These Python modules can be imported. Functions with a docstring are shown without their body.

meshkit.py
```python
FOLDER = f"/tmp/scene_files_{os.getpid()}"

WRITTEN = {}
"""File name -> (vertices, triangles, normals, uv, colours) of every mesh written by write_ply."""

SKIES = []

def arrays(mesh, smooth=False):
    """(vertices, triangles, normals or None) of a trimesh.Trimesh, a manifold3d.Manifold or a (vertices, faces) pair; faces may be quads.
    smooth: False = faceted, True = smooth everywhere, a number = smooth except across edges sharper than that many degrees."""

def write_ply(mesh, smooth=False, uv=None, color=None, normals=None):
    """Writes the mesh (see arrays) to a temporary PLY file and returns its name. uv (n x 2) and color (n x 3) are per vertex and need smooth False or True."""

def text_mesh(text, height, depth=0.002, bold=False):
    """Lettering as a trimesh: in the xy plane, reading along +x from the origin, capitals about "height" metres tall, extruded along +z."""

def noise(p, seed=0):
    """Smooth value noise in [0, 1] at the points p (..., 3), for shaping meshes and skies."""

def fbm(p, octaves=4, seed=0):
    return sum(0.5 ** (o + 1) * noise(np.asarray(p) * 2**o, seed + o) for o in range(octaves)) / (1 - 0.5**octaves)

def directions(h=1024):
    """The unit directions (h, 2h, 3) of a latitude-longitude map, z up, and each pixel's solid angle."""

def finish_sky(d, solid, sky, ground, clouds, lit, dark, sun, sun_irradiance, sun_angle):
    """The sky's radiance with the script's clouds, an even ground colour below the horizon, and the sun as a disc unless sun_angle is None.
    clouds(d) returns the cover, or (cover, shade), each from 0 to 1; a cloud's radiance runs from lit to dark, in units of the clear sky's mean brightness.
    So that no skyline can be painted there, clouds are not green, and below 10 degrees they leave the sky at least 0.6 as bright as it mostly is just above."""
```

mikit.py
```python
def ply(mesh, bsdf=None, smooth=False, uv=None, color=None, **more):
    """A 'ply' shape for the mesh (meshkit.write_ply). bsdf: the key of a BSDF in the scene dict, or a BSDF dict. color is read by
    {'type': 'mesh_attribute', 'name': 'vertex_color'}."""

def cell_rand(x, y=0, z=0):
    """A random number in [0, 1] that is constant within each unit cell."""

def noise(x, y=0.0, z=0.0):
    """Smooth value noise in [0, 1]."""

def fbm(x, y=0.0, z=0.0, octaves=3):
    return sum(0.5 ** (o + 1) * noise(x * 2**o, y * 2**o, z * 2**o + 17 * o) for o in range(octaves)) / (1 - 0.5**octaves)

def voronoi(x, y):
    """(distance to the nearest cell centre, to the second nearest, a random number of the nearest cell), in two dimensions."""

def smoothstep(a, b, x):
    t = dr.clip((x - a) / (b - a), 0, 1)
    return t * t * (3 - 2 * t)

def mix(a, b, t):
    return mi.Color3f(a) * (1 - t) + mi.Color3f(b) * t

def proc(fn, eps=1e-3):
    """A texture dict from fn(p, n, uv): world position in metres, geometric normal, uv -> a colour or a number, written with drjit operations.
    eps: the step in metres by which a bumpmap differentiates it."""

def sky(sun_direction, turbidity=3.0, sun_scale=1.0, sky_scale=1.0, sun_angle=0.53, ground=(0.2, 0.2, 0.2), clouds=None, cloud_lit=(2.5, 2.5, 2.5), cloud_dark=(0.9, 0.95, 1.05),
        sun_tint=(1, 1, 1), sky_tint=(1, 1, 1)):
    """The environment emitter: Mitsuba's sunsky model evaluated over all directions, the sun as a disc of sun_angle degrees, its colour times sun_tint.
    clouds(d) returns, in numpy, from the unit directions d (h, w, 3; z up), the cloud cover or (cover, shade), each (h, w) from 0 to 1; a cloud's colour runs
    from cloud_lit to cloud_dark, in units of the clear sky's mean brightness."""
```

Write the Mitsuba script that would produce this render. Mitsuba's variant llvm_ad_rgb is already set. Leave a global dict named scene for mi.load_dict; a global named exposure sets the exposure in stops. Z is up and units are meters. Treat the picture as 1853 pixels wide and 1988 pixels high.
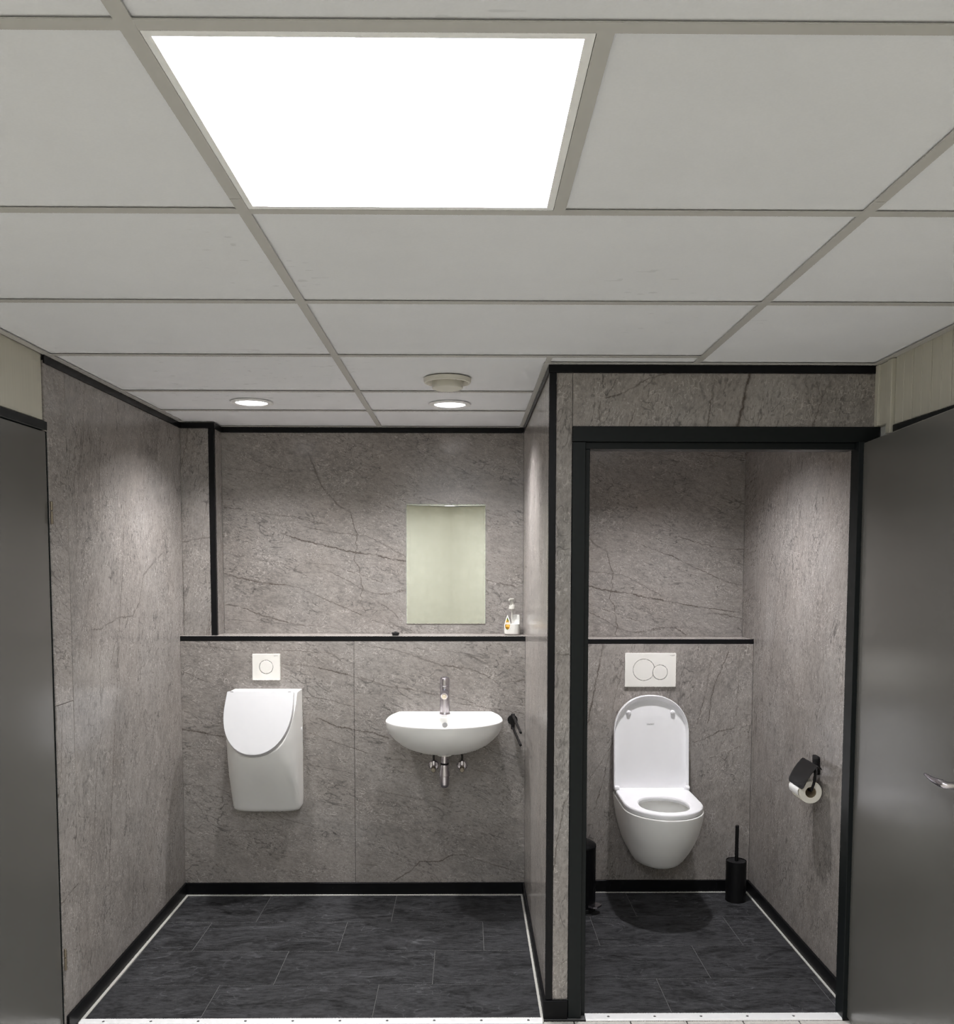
"""A niche with urinal and washbasin and a toilet beside it, under a suspended ceiling with an LED panel. Metres, z up."""
import math
import numpy as np
import trimesh
import shapely.geometry as sg
import manifold3d as m3
import drjit as dr
import mitsuba as mi
import mikit
import meshkit

T = mi.ScalarTransform4f
PI = math.pi
scene, labels = {}, {}

# ------------------------------------------------------------------ camera, light, exposure
CEIL = 2.2733                       # ceiling grid height above the slate floor (metres)
EYE = [0.0, 0.0, 1.5965]
FWD, UP = [0.0089, 0.9977, -0.0669], [-0.0006, 0.0669, 0.9978]
scene['camera'] = {
    'type': 'perspective', 'fov': math.degrees(2 * math.atan(926.5 / 1752.03)), 'fov_axis': 'x', 'near_clip': 0.02, 'far_clip': 60.0,
    'to_world': T().look_at(origin=EYE, target=[e + f for e, f in zip(EYE, FWD)], up=UP),
    'principal_point_offset_x': -(922.30 - 926.5) / 1853.0, 'principal_point_offset_y': -(1215.0 - 994.0) / 1988.0,
}
PANEL = [23.0, 23.7, 25.0]          # radiance of the square LED ceiling panels
PANEL_REAR = [38.0, 39.0, 41.0]          # the panel behind the viewer
SPOT = [2000.0, 1960.0, 1955.0]     # radiance of the small lenses of the recessed downlights
SPOT_REAR = [25.0, 25.0, 25.0]
SPOT_TOILET = [2400.0, 2350.0, 2380.0]
exposure = 0.0

# ------------------------------------------------------------------ helpers
used = {}


def numbered(key):
    n = used.get(key, -1) + 1
    used[key] = n
    return key if n == 0 else f'{key}_{n:03d}'


def add(key, mesh, bsdf, smooth=False, label=None, category=None, group=None, kind=None, uv=None, **more):
    """One entry of the scene (numbered when the key is taken) with its label."""
    key = numbered(key)
    scene[key] = mikit.ply(mesh, bsdf, smooth, uv=uv, **more)
    tag(key, label, category, group, kind)
    return key


def tag(key, label=None, category=None, group=None, kind=None):
    d = {k: v for k, v in (('label', label), ('category', category), ('group', group), ('kind', kind)) if v}
    if d:
        labels[key] = {**labels.get(key, {}), **d}


def thing(name, label, category, group=None, kind=None):
    key = numbered(name)
    tag(key, label, category, group, kind)
    return key


def mesh(v, f):
    return trimesh.Trimesh(np.asarray(v, float), np.asarray(f, int), process=False)


def cat(*ms):
    return trimesh.util.concatenate(list(ms))


def box(x0, x1, y0, y1, z0, z1, b=0.0):
    """A box, its edges chamfered by b."""
    x0, x1 = sorted((x0, x1)); y0, y1 = sorted((y0, y1)); z0, z1 = sorted((z0, z1))
    if b <= 0:
        m = trimesh.creation.box(extents=[x1 - x0, y1 - y0, z1 - z0])
        m.apply_translation([(x0 + x1) / 2, (y0 + y1) / 2, (z0 + z1) / 2])
        return m
    b = min(b, 0.45 * min(x1 - x0, y1 - y0, z1 - z0))
    pts = []
    for sx, x in ((1, x0), (-1, x1)):
        for sy, y in ((1, y0), (-1, y1)):
            for sz, z in ((1, z0), (-1, z1)):
                pts += [(x, y + sy * b, z + sz * b), (x + sx * b, y, z + sz * b), (x + sx * b, y + sy * b, z)]
    return trimesh.convex.convex_hull(np.array(pts))


def fan_loft(rings, cap0=True, cap1=True):
    """Closed surface through rings (k, n, 3), ends closed by fans."""
    rings = [np.asarray(r, float) for r in rings]
    n = len(rings[0])
    v = np.vstack(rings)
    f = []
    i = np.arange(n)
    j = (i + 1) % n
    for k in range(len(rings) - 1):
        a, b = k * n, (k + 1) * n
        f += np.stack([a + i, a + j, b + j], 1).tolist() + np.stack([a + i, b + j, b + i], 1).tolist()
    for on, r, base, flip in ((cap0, rings[0], 0, True), (cap1, rings[-1], (len(rings) - 1) * n, False)):
        if on:
            c = len(v)
            v = np.vstack([v, r.mean(0)])
            t = np.stack([base + i, base + j, i * 0 + c], 1)
            f += (t[:, ::-1] if flip else t).tolist()
    m = mesh(v, f)
    if cap0 and cap1 and m.volume < 0:
        m.invert()
    return m


def frame_of(axis):
    z = np.asarray(axis, float) / np.linalg.norm(axis)
    x = np.cross([0, 0, 1] if abs(z[2]) < 0.9 else [0, 1, 0], z)
    x /= np.linalg.norm(x)
    return x, np.cross(z, x), z


def lathe(profile, at=(0, 0, 0), axis=(0, 0, 1), n=40, cap=True):
    """Turned body: profile of (radius, height along the axis)."""
    x, y, z = frame_of(axis)
    a = np.arange(n) * 2 * PI / n
    rings = [np.asarray(at) + r * (np.cos(a)[:, None] * x + np.sin(a)[:, None] * y) + h * z for r, h in profile]
    return fan_loft(rings, cap, cap)


def rod(p0, p1, r, n=24, b=0.0):
    p0, p1 = np.asarray(p0, float), np.asarray(p1, float)
    L = np.linalg.norm(p1 - p0)
    b = min(b, 0.4 * r)
    prof = [(r, 0), (r, L)] if b <= 0 else [(r - b, 0), (r, b), (r, L - b), (r - b, L)]
    return lathe(prof, p0, p1 - p0, n)


def tube(points, radii, n=14):
    P = np.asarray(points, float)
    R = np.broadcast_to(radii, len(P))
    rings = []
    t = np.gradient(P, axis=0)
    x = frame_of(t[0])[0]
    a = np.arange(n) * 2 * PI / n
    for p, d, r in zip(P, t, R):
        d = d / np.linalg.norm(d)
        x = x - d * np.dot(x, d)
        x /= np.linalg.norm(x)
        rings.append(p + r * (np.cos(a)[:, None] * x + np.sin(a)[:, None] * np.cross(d, x)))
    return fan_loft(rings)


def spline(pts, n=24):
    """Catmull-Rom curve through the points."""
    P = np.asarray(pts, float)
    P = np.vstack([2 * P[0] - P[1], P, 2 * P[-1] - P[-2]])
    out = []
    for k in range(1, len(P) - 2):
        for t in np.linspace(0, 1, n, endpoint=k == len(P) - 3):
            a, b, c, d = P[k - 1:k + 3]
            out.append(0.5 * (2 * b + (c - a) * t + (2 * a - 5 * b + 4 * c - d) * t * t + (3 * b - a - 3 * c + d) * t ** 3))
    return np.array(out)


def prism(poly, o, U, V, depth):
    """Shapely polygon in the plane (o, U, V) extruded by depth along U x V."""
    m = trimesh.creation.extrude_polygon(poly, depth, engine='earcut')
    U, V = np.asarray(U, float), np.asarray(V, float)
    A = np.eye(4)
    A[:3, 0], A[:3, 1], A[:3, 2], A[:3, 3] = U, V, np.cross(U, V), o
    m.apply_transform(A)
    return m


def plate(o, U, V, w, h, th, b=0.0012):
    """A board: front face spanned by U*w and V*h from its corner o, thickness th behind it, front edges chamfered by b."""
    o, U, V = (np.asarray(k, float) for k in (o, U, V))
    N = np.cross(U, V)

    def at(u, v, d):
        return o + U * u + V * v + N * d

    vs = [at(b, b, 0), at(w - b, b, 0), at(w - b, h - b, 0), at(b, h - b, 0), at(0, 0, -b), at(w, 0, -b), at(w, h, -b), at(0, h, -b), at(0, 0, -th), at(w, 0, -th), at(w, h, -th), at(0, h, -th)]
    f = [[0, 1, 2, 3], [11, 10, 9, 8]]
    for k in range(4):
        l = (k + 1) % 4
        f += [[4 + k, 4 + l, l, k], [8 + k, 8 + l, 4 + l, 4 + k]]
    f = np.array(f)
    return mesh(vs, np.vstack([f[:, [0, 1, 2]], f[:, [0, 2, 3]]]))


def board(key, o, U, V, w, h, th, bsdf, uvf, b=0.0012, **kw):
    m = plate(o, U, V, w, h, th, b)
    return add(key, m, bsdf, uv=np.array([uvf(*p) for p in m.vertices]), **kw)


X, Y, Z = np.eye(3)

# ------------------------------------------------------------------ materials
fbm, noise, smoothstep, mix = mikit.fbm, mikit.noise, mikit.smoothstep, mikit.mix
rgb = lambda *c: {'type': 'rgb', 'value': list(c)}


def principled(color, rough=0.5, spec=0.5, **kw):
    return {'type': 'twosided', 'bsdf': {'type': 'principled', 'base_color': color if isinstance(color, dict) else rgb(*color), 'roughness': rough, 'specular': spec, **kw}}


def metal(name, alpha, tint):
    return {'type': 'twosided', 'bsdf': {'type': 'roughconductor', 'material': name, 'alpha': alpha, 'distribution': 'ggx', 'specular_reflectance': rgb(*tint)}}


# Veins of the printed stone decor, in metres on the board: (strength, half width in mm, polyline).
VU=[(0.5,0.9,[(-1.201,2.171),(-1.093,2.131),(-0.979,2.082),(-0.81,2.051)]),(0.5,0.9,[(-1.203,2.079),(-1.056,2.055),(-0.936,2.031),(-0.81,2.0)]),(0.6,1.1,[(-1.206,1.878),(-1.124,1.875),(-0.982,1.848),(-0.862,1.835),(-0.686,1.794)]),(0.9,2.0,[(-0.917,1.753),(-0.835,1.724),(-0.698,1.693),(-0.599,1.668),(-0.478,1.649),(-0.335,1.62),(-0.273,1.611)]),(0.6,1,[(-0.813,1.788),(-0.687,1.761),(-0.5,1.742),(-0.434,1.712),(-0.302,1.636)]),(0.55,2.2,[(-0.781,2.145),(-0.76,2.091),(-0.717,1.988),(-0.641,1.895),(-0.576,1.857)]),(0.8,1.1,[(-0.576,1.857),(-0.56,1.792),(-0.541,1.748),(-0.552,1.709),(-0.542,1.687),(-0.561,1.621),(-0.534,1.588),(-0.524,1.506),(-0.515,1.478),(-0.532,1.445),(-0.519,1.431),(-0.533,1.412),(-0.505,1.368)]),(0.8,2.2,[(-1.223,1.559),(-1.141,1.535),(-1.009,1.508),(-0.877,1.494)]),(0.75,1.2,[(-0.877,1.494),(-0.811,1.478),(-0.69,1.42),(-0.525,1.351)]),(0.5,0.9,[(-1.161,1.645),(-1.046,1.626),(-0.908,1.602),(-0.799,1.544)]),(0.75,1,[(-0.798,1.607),(-0.666,1.597),(-0.562,1.558),(-0.402,1.507)]),(0.7,1,[(-0.754,1.594),(-0.634,1.542),(-0.507,1.47),(-0.413,1.448),(-0.303,1.467)]),(0.8,1.6,[(-1.198,1.4),(-1.132,1.394),(-1.05,1.356),(-0.945,1.323),(-0.813,1.295)]),(0.6,1,[(-0.813,1.295),(-0.68,1.292),(-0.625,1.273)]),(0.5,0.9,[(-1.188,1.327),(-1.012,1.312),(-0.813,1.294)]),(0.7,1,[(-0.507,1.467),(-0.458,1.423),(-0.37,1.368),(-0.342,1.334)]),(0.6,1,[(-0.481,1.326),(-0.348,1.293),(-0.274,1.271)]),(0.8,1.6,[(0.097,1.522),(0.163,1.507),(0.239,1.494)]),(0.6,1.3,[(0.101,1.373),(0.159,1.35),(0.192,1.338)]),(0.5,0.9,[(0.096,1.856),(0.149,1.846),(0.207,1.834)]),(0.8,1.2,[(-0.398,1.888),(-0.256,1.837),(-0.113,1.769),(0.03,1.704),(0.102,1.688)]),(0.7,1.2,[(-0.219,1.931),(-0.099,1.894),(0.005,1.872),(0.109,1.866)]),(0.8,1.6,[(-0.34,1.619),(-0.203,1.598),(-0.12,1.581),(0.093,1.554)]),(0.8,1.3,[(-0.523,1.474),(-0.436,1.45),(-0.294,1.475),(-0.228,1.477),(-0.173,1.439)]),(0.7,1.4,[(-0.065,1.549),(0.017,1.543),(0.094,1.524)]),(0.6,1.5,[(-0.145,2.355),(-0.08,2.334),(0.018,2.321),(0.071,2.352)]),(0.5,1,[(-0.401,2.152),(-0.348,2.171)])]
VL=[(0.6,1,[(-0.508,1.217),(-0.357,1.195),(-0.292,1.18)]),(0.75,1.8,[(-0.292,1.18),(-0.206,1.147),(-0.125,1.119),(0.011,1.103)]),(0.8,1.3,[(0.011,1.103),(0.087,1.073),(0.153,1.03),(0.275,1.048)]),(0.8,1.9,[(-0.509,1.063),(-0.383,1.017),(-0.272,1.004),(-0.156,0.979)]),(0.7,1.1,[(-0.156,0.979),(-0.029,0.961),(0.072,0.917)]),(0.65,1,[(-0.08,0.943),(0.072,0.917),(0.174,0.902),(0.275,0.887)]),(0.8,2.0,[(-0.713,0.866),(-0.628,0.825),(-0.511,0.802),(-0.461,0.795),(-0.374,0.766)]),(0.5,0.9,[(-0.256,1.202),(-0.08,1.185),(-0.004,1.177),(0.097,1.131)]),(0.5,0.9,[(-0.512,0.702),(-0.36,0.666),(-0.207,0.65)]),(0.6,1,[(-0.463,0.462),(-0.371,0.454),(-0.249,0.418)]),(0.55,1,[(-0.437,0.511),(-0.233,0.47),(-0.131,0.454)]),(0.6,1,[(0.073,0.728),(0.2,0.671),(0.277,0.642)]),(0.5,1,[(0.022,0.619),(0.165,0.581)]),(0.85,1.6,[(-0.35,0.068),(-0.279,0.11),(-0.225,0.161),(-0.136,0.161),(-0.065,0.195)]),(0.8,1.3,[(-0.065,0.195),(-0.011,0.194),(0.096,0.155),(0.28,0.1)]),(0.5,1,[(-0.516,0.153),(-0.433,0.141)]),(0.6,1,[(-1.366,1.211),(-1.202,1.206),(-1.044,1.183)]),(0.5,0.9,[(-1.077,1.229),(-0.901,1.225)]),(0.8,1.8,[(-0.88,1.126),(-0.744,1.115),(-0.619,1.086),(-0.482,1.046)]),(0.6,1,[(-0.873,1.192),(-0.732,1.182),(-0.663,1.178),(-0.533,1.126)]),(0.7,1,[(-1.357,1.092),(-1.267,1.046),(-1.16,1.02),(-1.109,1.006)]),(0.8,1.9,[(-1.374,0.813),(-1.25,0.79),(-1.17,0.776)]),(0.75,1.2,[(-0.764,0.795),(-0.65,0.755),(-0.485,0.694)]),(0.6,1,[(-1.365,0.732),(-1.223,0.706)]),(0.6,1.1,[(-0.774,0.965),(-0.677,0.957),(-0.54,0.919)]),(0.5,1,[(-1.369,0.543),(-1.214,0.532),(-1.146,0.497)]),(0.5,1,[(-1.352,0.526),(-1.319,0.462),(-1.279,0.415),(-1.258,0.356)]),(0.6,1,[(-0.941,0.409),(-0.884,0.374),(-0.741,0.332)]),(0.45,0.9,[(-1.115,0.315),(-0.885,0.309)]),(0.6,1,[(-0.783,0.639),(-0.652,0.618),(-0.543,0.592)])]
VV=[(0.6,1.2,[(3.288,2.274),(3.277,2.201),(3.26,2.038),(3.224,1.934),(3.193,1.812),(3.174,1.613)]),(0.65,1.2,[(3.44,2.184),(3.412,2.059),(3.383,1.825),(3.347,1.666)]),(0.8,1.3,[(3.623,1.757),(3.595,1.559),(3.544,1.336)]),(0.6,1.3,[(4.205,2.219),(4.252,2.016),(4.325,1.856)]),(0.75,1.1,[(3.283,1.361),(3.373,1.359),(3.482,1.379),(3.54,1.392),(3.691,1.387)]),(0.5,2,[(3.691,1.387),(3.774,1.439),(3.832,1.557),(4.071,1.65)]),(0.6,1,[(3.282,1.531),(3.249,1.409)]),(0.5,0.9,[(3.48,1.56),(3.437,1.317)]),(0.8,1.2,[(3.541,1.287),(3.505,1.067),(3.462,0.851),(3.42,0.639),(3.382,0.373)]),(0.75,1.2,[(3.352,1.251),(3.361,0.981),(3.31,0.895),(3.289,0.782),(3.257,0.579),(3.219,0.485)]),(0.6,1.1,[(3.693,1.062),(3.657,0.868)]),(0.75,1.3,[(3.64,0.369),(3.608,0.122)]),(0.5,1,[(3.49,1.069),(3.455,0.853),(3.457,0.769)])]
VV+=[(0.9,2.0,[(8.657,1.215),(8.628,1.064),(8.608,0.943),(8.588,0.84)]),(0.5,1,[(8.754,1.106),(8.72,0.973),(8.702,0.882)]),(0.7,1.2,[(8.71,0.742),(8.663,0.657),(8.597,0.565)]),(0.75,1.2,[(8.695,0.699),(8.664,0.553),(8.623,0.411)]),(0.75,1.1,[(9.18,1.155),(9.159,0.991),(9.137,0.906),(9.117,0.833)]),(0.8,1.2,[(9.264,1.179),(9.207,1.046),(9.184,0.955),(9.171,0.833)]),(0.6,1,[(9.319,1.161),(9.313,1.004),(9.307,0.87)]),(0.75,1.3,[(9.097,0.739),(9.158,0.76),(9.223,0.794),(9.296,0.809)]),(0.6,1,[(9.178,0.662),(9.226,0.675),(9.257,0.65),(9.28,0.699),(9.328,0.717)]),(0.8,1.3,[(16.127,2.092),(16.073,1.756),(16.007,1.532),(15.974,1.34),(15.933,1.11)]),(0.75,1.2,[(15.93,1.851),(15.933,1.672),(15.846,1.529),(15.83,1.331),(15.779,1.18)]),(0.65,1.1,[(16.262,1.795),(16.287,1.665),(16.229,1.566),(16.203,1.475)]),(0.6,1.2,[(15.617,1.678),(15.7,1.561),(15.701,1.391)]),(0.7,1.2,[(16.175,1.017),(16.138,0.927)]),(0.7,1.2,[(16.163,0.929),(16.144,0.789),(16.111,0.7),(16.091,0.57),(16.053,0.384)]),(0.6,1.1,[(15.965,0.616),(15.992,0.526),(16.029,0.447)]),(0.5,1.4,[(15.911,0.632),(16.005,0.633),(16.105,0.653)]),(0.5,1,[(16.511,0.869),(16.563,0.898),(16.628,0.921)])]

VV += [(1.0, 3.0, [(5.955, 2.25), (5.94, 2.16), (5.919, 2.06)]), (0.8, 1.4, [(5.835, 2.21), (5.815, 2.06)]), (0.8, 1.2, [(5.68, 2.245), (5.61, 2.225), (5.52, 2.175), (5.47, 2.161)]),
       (0.7, 1.3, [(6.23, 2.22), (6.20, 2.15), (6.17, 2.06)]), (0.7, 1.3, [(5.884, 2.25), (5.87, 2.18)]), (0.6, 1.0, [(5.57, 2.14), (5.55, 2.06)]), (0.6, 1.0, [(5.45, 2.15), (5.448, 2.06)])]


def stone(veins, ca, sa):
    """Printed stone laminate: warm grey mottling along the grain (direction ca, sa), pale curled flecks, fine dark cracks, drawn veins."""

    def fn(p, n, uv):
        x, y = uv[0], uv[1]
        a, c = x * ca + y * sa, y * ca - x * sa                    # along and across the grain
        wx = noise(a * 9, c * 9, 3.1) - 0.5
        wy = noise(a * 9, c * 9, 7.7) - 0.5
        a2, c2 = a + 0.02 * wx, c + 0.02 * wy
        big = fbm(a * 2.2, c * 4.5, 1.0, 3)
        mid = fbm(a2 * 30, c2 * 56, 2.0, 3)
        fine = noise(a * 260, c * 420, 5.0)
        grain = fbm(a2 * 95, c2 * 170, 6.0, 2)
        t = 0.80 + 0.30 * (big - 0.5) + 0.30 * (mid - 0.5) + 0.30 * (grain - 0.5) + 0.16 * (fine - 0.5)
        tint = noise(a * 5, c * 7, 11.0)
        col = mix((0.258, 0.235, 0.219), (0.272, 0.254, 0.241), tint) * (t * 1.25)
        # pale curled flecks
        f1 = dr.abs(noise(a2 * 70 + 4 * wy, c2 * 120 + 4 * wx, 21.0) - 0.5)
        m1 = smoothstep(0.44, 0.70, fbm(a * 13, c * 17, 31.0, 2))
        fl = (1 - smoothstep(0.0, 0.070, f1)) * m1
        fl = dr.maximum(fl, 0.8 * smoothstep(0.80, 0.90, noise(a2 * 150, c2 * 230, 91.0)) * smoothstep(0.35, 0.6, fbm(a * 9, c * 11, 95.0, 2)))
        col = mix(col, (0.50, 0.465, 0.44), 0.70 * fl)
        # fine dark cracks
        f2 = dr.abs(noise(a2 * 17 + wx, c2 * 62 + 2 * wy, 41.0) - 0.5)
        m2 = smoothstep(0.46, 0.66, fbm(a * 7, c * 12, 51.0, 2))
        cr = (1 - smoothstep(0.0, 0.045, f2)) * m2
        dk = smoothstep(0.70, 0.86, noise(a2 * 85, c2 * 190, 61.0)) * (0.35 + 0.65 * m2)
        col = col * (1 - 0.42 * cr) * (1 - 0.30 * dk)
        # the drawn veins, slightly jagged
        jx = 0.006 * (noise(x * 60, y * 60, 71.0) - 0.5) + 0.004 * (noise(x * 190, y * 190, 72.0) - 0.5)
        jy = 0.006 * (noise(x * 60, y * 60, 75.0) - 0.5) + 0.004 * (noise(x * 190, y * 190, 76.0) - 0.5)
        px, py = x + jx, y + jy
        brk = 0.55 + 0.45 * smoothstep(0.30, 0.55, noise(x * 22, y * 22, 81.0))
        dark = mi.Float(0)
        for st, w, pl in veins:
            d2 = mi.Float(1e3)
            for (ax, ay), (bx, by) in zip(pl[:-1], pl[1:]):
                ex, ey = bx - ax, by - ay
                qx, qy = px - ax, py - ay
                h = dr.clip((qx * ex + qy * ey) / (ex * ex + ey * ey), 0, 1)
                d2 = dr.minimum(d2, dr.square(qx - ex * h) + dr.square(qy - ey * h))
            dark = dr.maximum(dark, st * dr.exp(-d2 / (w * 0.0017) ** 2))
        return mix(col, (0.070, 0.054, 0.044), 0.97 * dark * brk)

    return fn


def slate_color(p, n, uv):
    x, y = uv[0], uv[1]
    w = noise(x * 6, y * 9, 3.0) - 0.5
    s = fbm(x * 9 + 2 * w, y * 26 + 3 * w, 4.0, 4)
    r = dr.abs(noise(x * 22 + 3 * w, y * 62 + 4 * w, 9.0) - 0.5)
    streak = (1 - smoothstep(0.0, 0.09, r)) * smoothstep(0.45, 0.7, fbm(x * 8, y * 12, 14.0, 2))
    k = 0.72 + 1.0 * (s - 0.5) + 0.7 * (fbm(x * 45 + 2 * w, y * 120 + 3 * w, 24.0, 2) - 0.5) + 0.20 * (noise(x * 240, y * 300) - 0.5)
    return mi.Color3f(0.0500, 0.0506, 0.0545) * k * (1 + 0.85 * streak)


def slate_relief(p, n, uv):
    x, y = uv[0], uv[1]
    w = noise(x * 6, y * 9, 3.0) - 0.5
    s = fbm(x * 9 + 2 * w, y * 26 + 3 * w, 4.0, 4)
    r = dr.abs(noise(x * 22 + 3 * w, y * 62 + 4 * w, 9.0) - 0.5)
    m = smoothstep(0.45, 0.7, fbm(x * 8, y * 12, 14.0, 2))
    return s + 0.25 * fbm(x * 45 + 2 * w, y * 120 + 3 * w, 24.0, 2) + 0.35 * m * smoothstep(0.0, 0.12, r)


def tile_color(p, n, uv):
    k = 0.97 + 0.03 * noise(p.x * 420, p.y * 420) + 0.05 * (fbm(p.x * 5, p.y * 7, 2.0, 3) - 0.5)
    s = smoothstep(0.86, 0.93, noise(p.x * 30, p.y * 75, 8.0)) * smoothstep(0.66, 0.80, noise(p.x * 2.1, p.y * 2.7, 5.0))
    return mi.Color3f(0.725, 0.733, 0.760) * k * (1 - 0.13 * s)


def beige_color(p, n, uv):
    k = 0.96 + 0.05 * fbm((p.x + p.y) * 3, p.z * 2, 1.0, 3) + 0.04 * (noise((p.x + p.y) * 260, p.z * 6, 3.0) - 0.5)
    return mi.Color3f(0.52, 0.50, 0.425) * k


def door_color(p, n, uv):
    k = 0.95 + 0.06 * fbm(p.y * 3, p.z * 3, 1.0, 3) + 0.05 * (noise(p.y * 500, p.z * 500, p.x * 300) - 0.5)
    return mi.Color3f(0.102, 0.100, 0.092) * k


def hall_color(p, n, uv):
    k = 0.93 + 0.12 * fbm(p.x * 14, p.y * 14, 1.0, 3) + 0.05 * (noise(p.x * 300, p.y * 300) - 0.5)
    s = smoothstep(0.72, 0.8, noise(p.x * 90, p.y * 90, 4.0))
    return mi.Color3f(0.62, 0.60, 0.555) * k * (1 - 0.10 * s)


def frame_color(p, n, uv):
    """Black paint with a few chalky scuffs."""
    s = smoothstep(0.84, 0.92, noise(p.x * 90, p.y * 90, p.z * 70)) * smoothstep(0.80, 0.86, noise(p.x * 9, p.y * 9, p.z * 4.1))
    return mix((0.0075, 0.0098, 0.0102), (0.11, 0.125, 0.125), 0.7 * s)


def label_color(p, n, uv):
    """Print on the soap label: brown and ochre fruit above and below a cream band."""
    u, v = uv[0], uv[1]
    a = noise(u * 9, v * 9, 1.0)
    c = mix((0.30, 0.13, 0.02), (0.75, 0.48, 0.08), smoothstep(0.35, 0.6, a))
    c = mix(c, (0.10, 0.16, 0.02), smoothstep(0.55, 0.7, noise(u * 8, v * 8, 5.0)))
    c = mix(c, (0.78, 0.74, 0.62), smoothstep(0.42, 0.44, v) * (1 - smoothstep(0.56, 0.58, v)))
    return c


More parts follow.
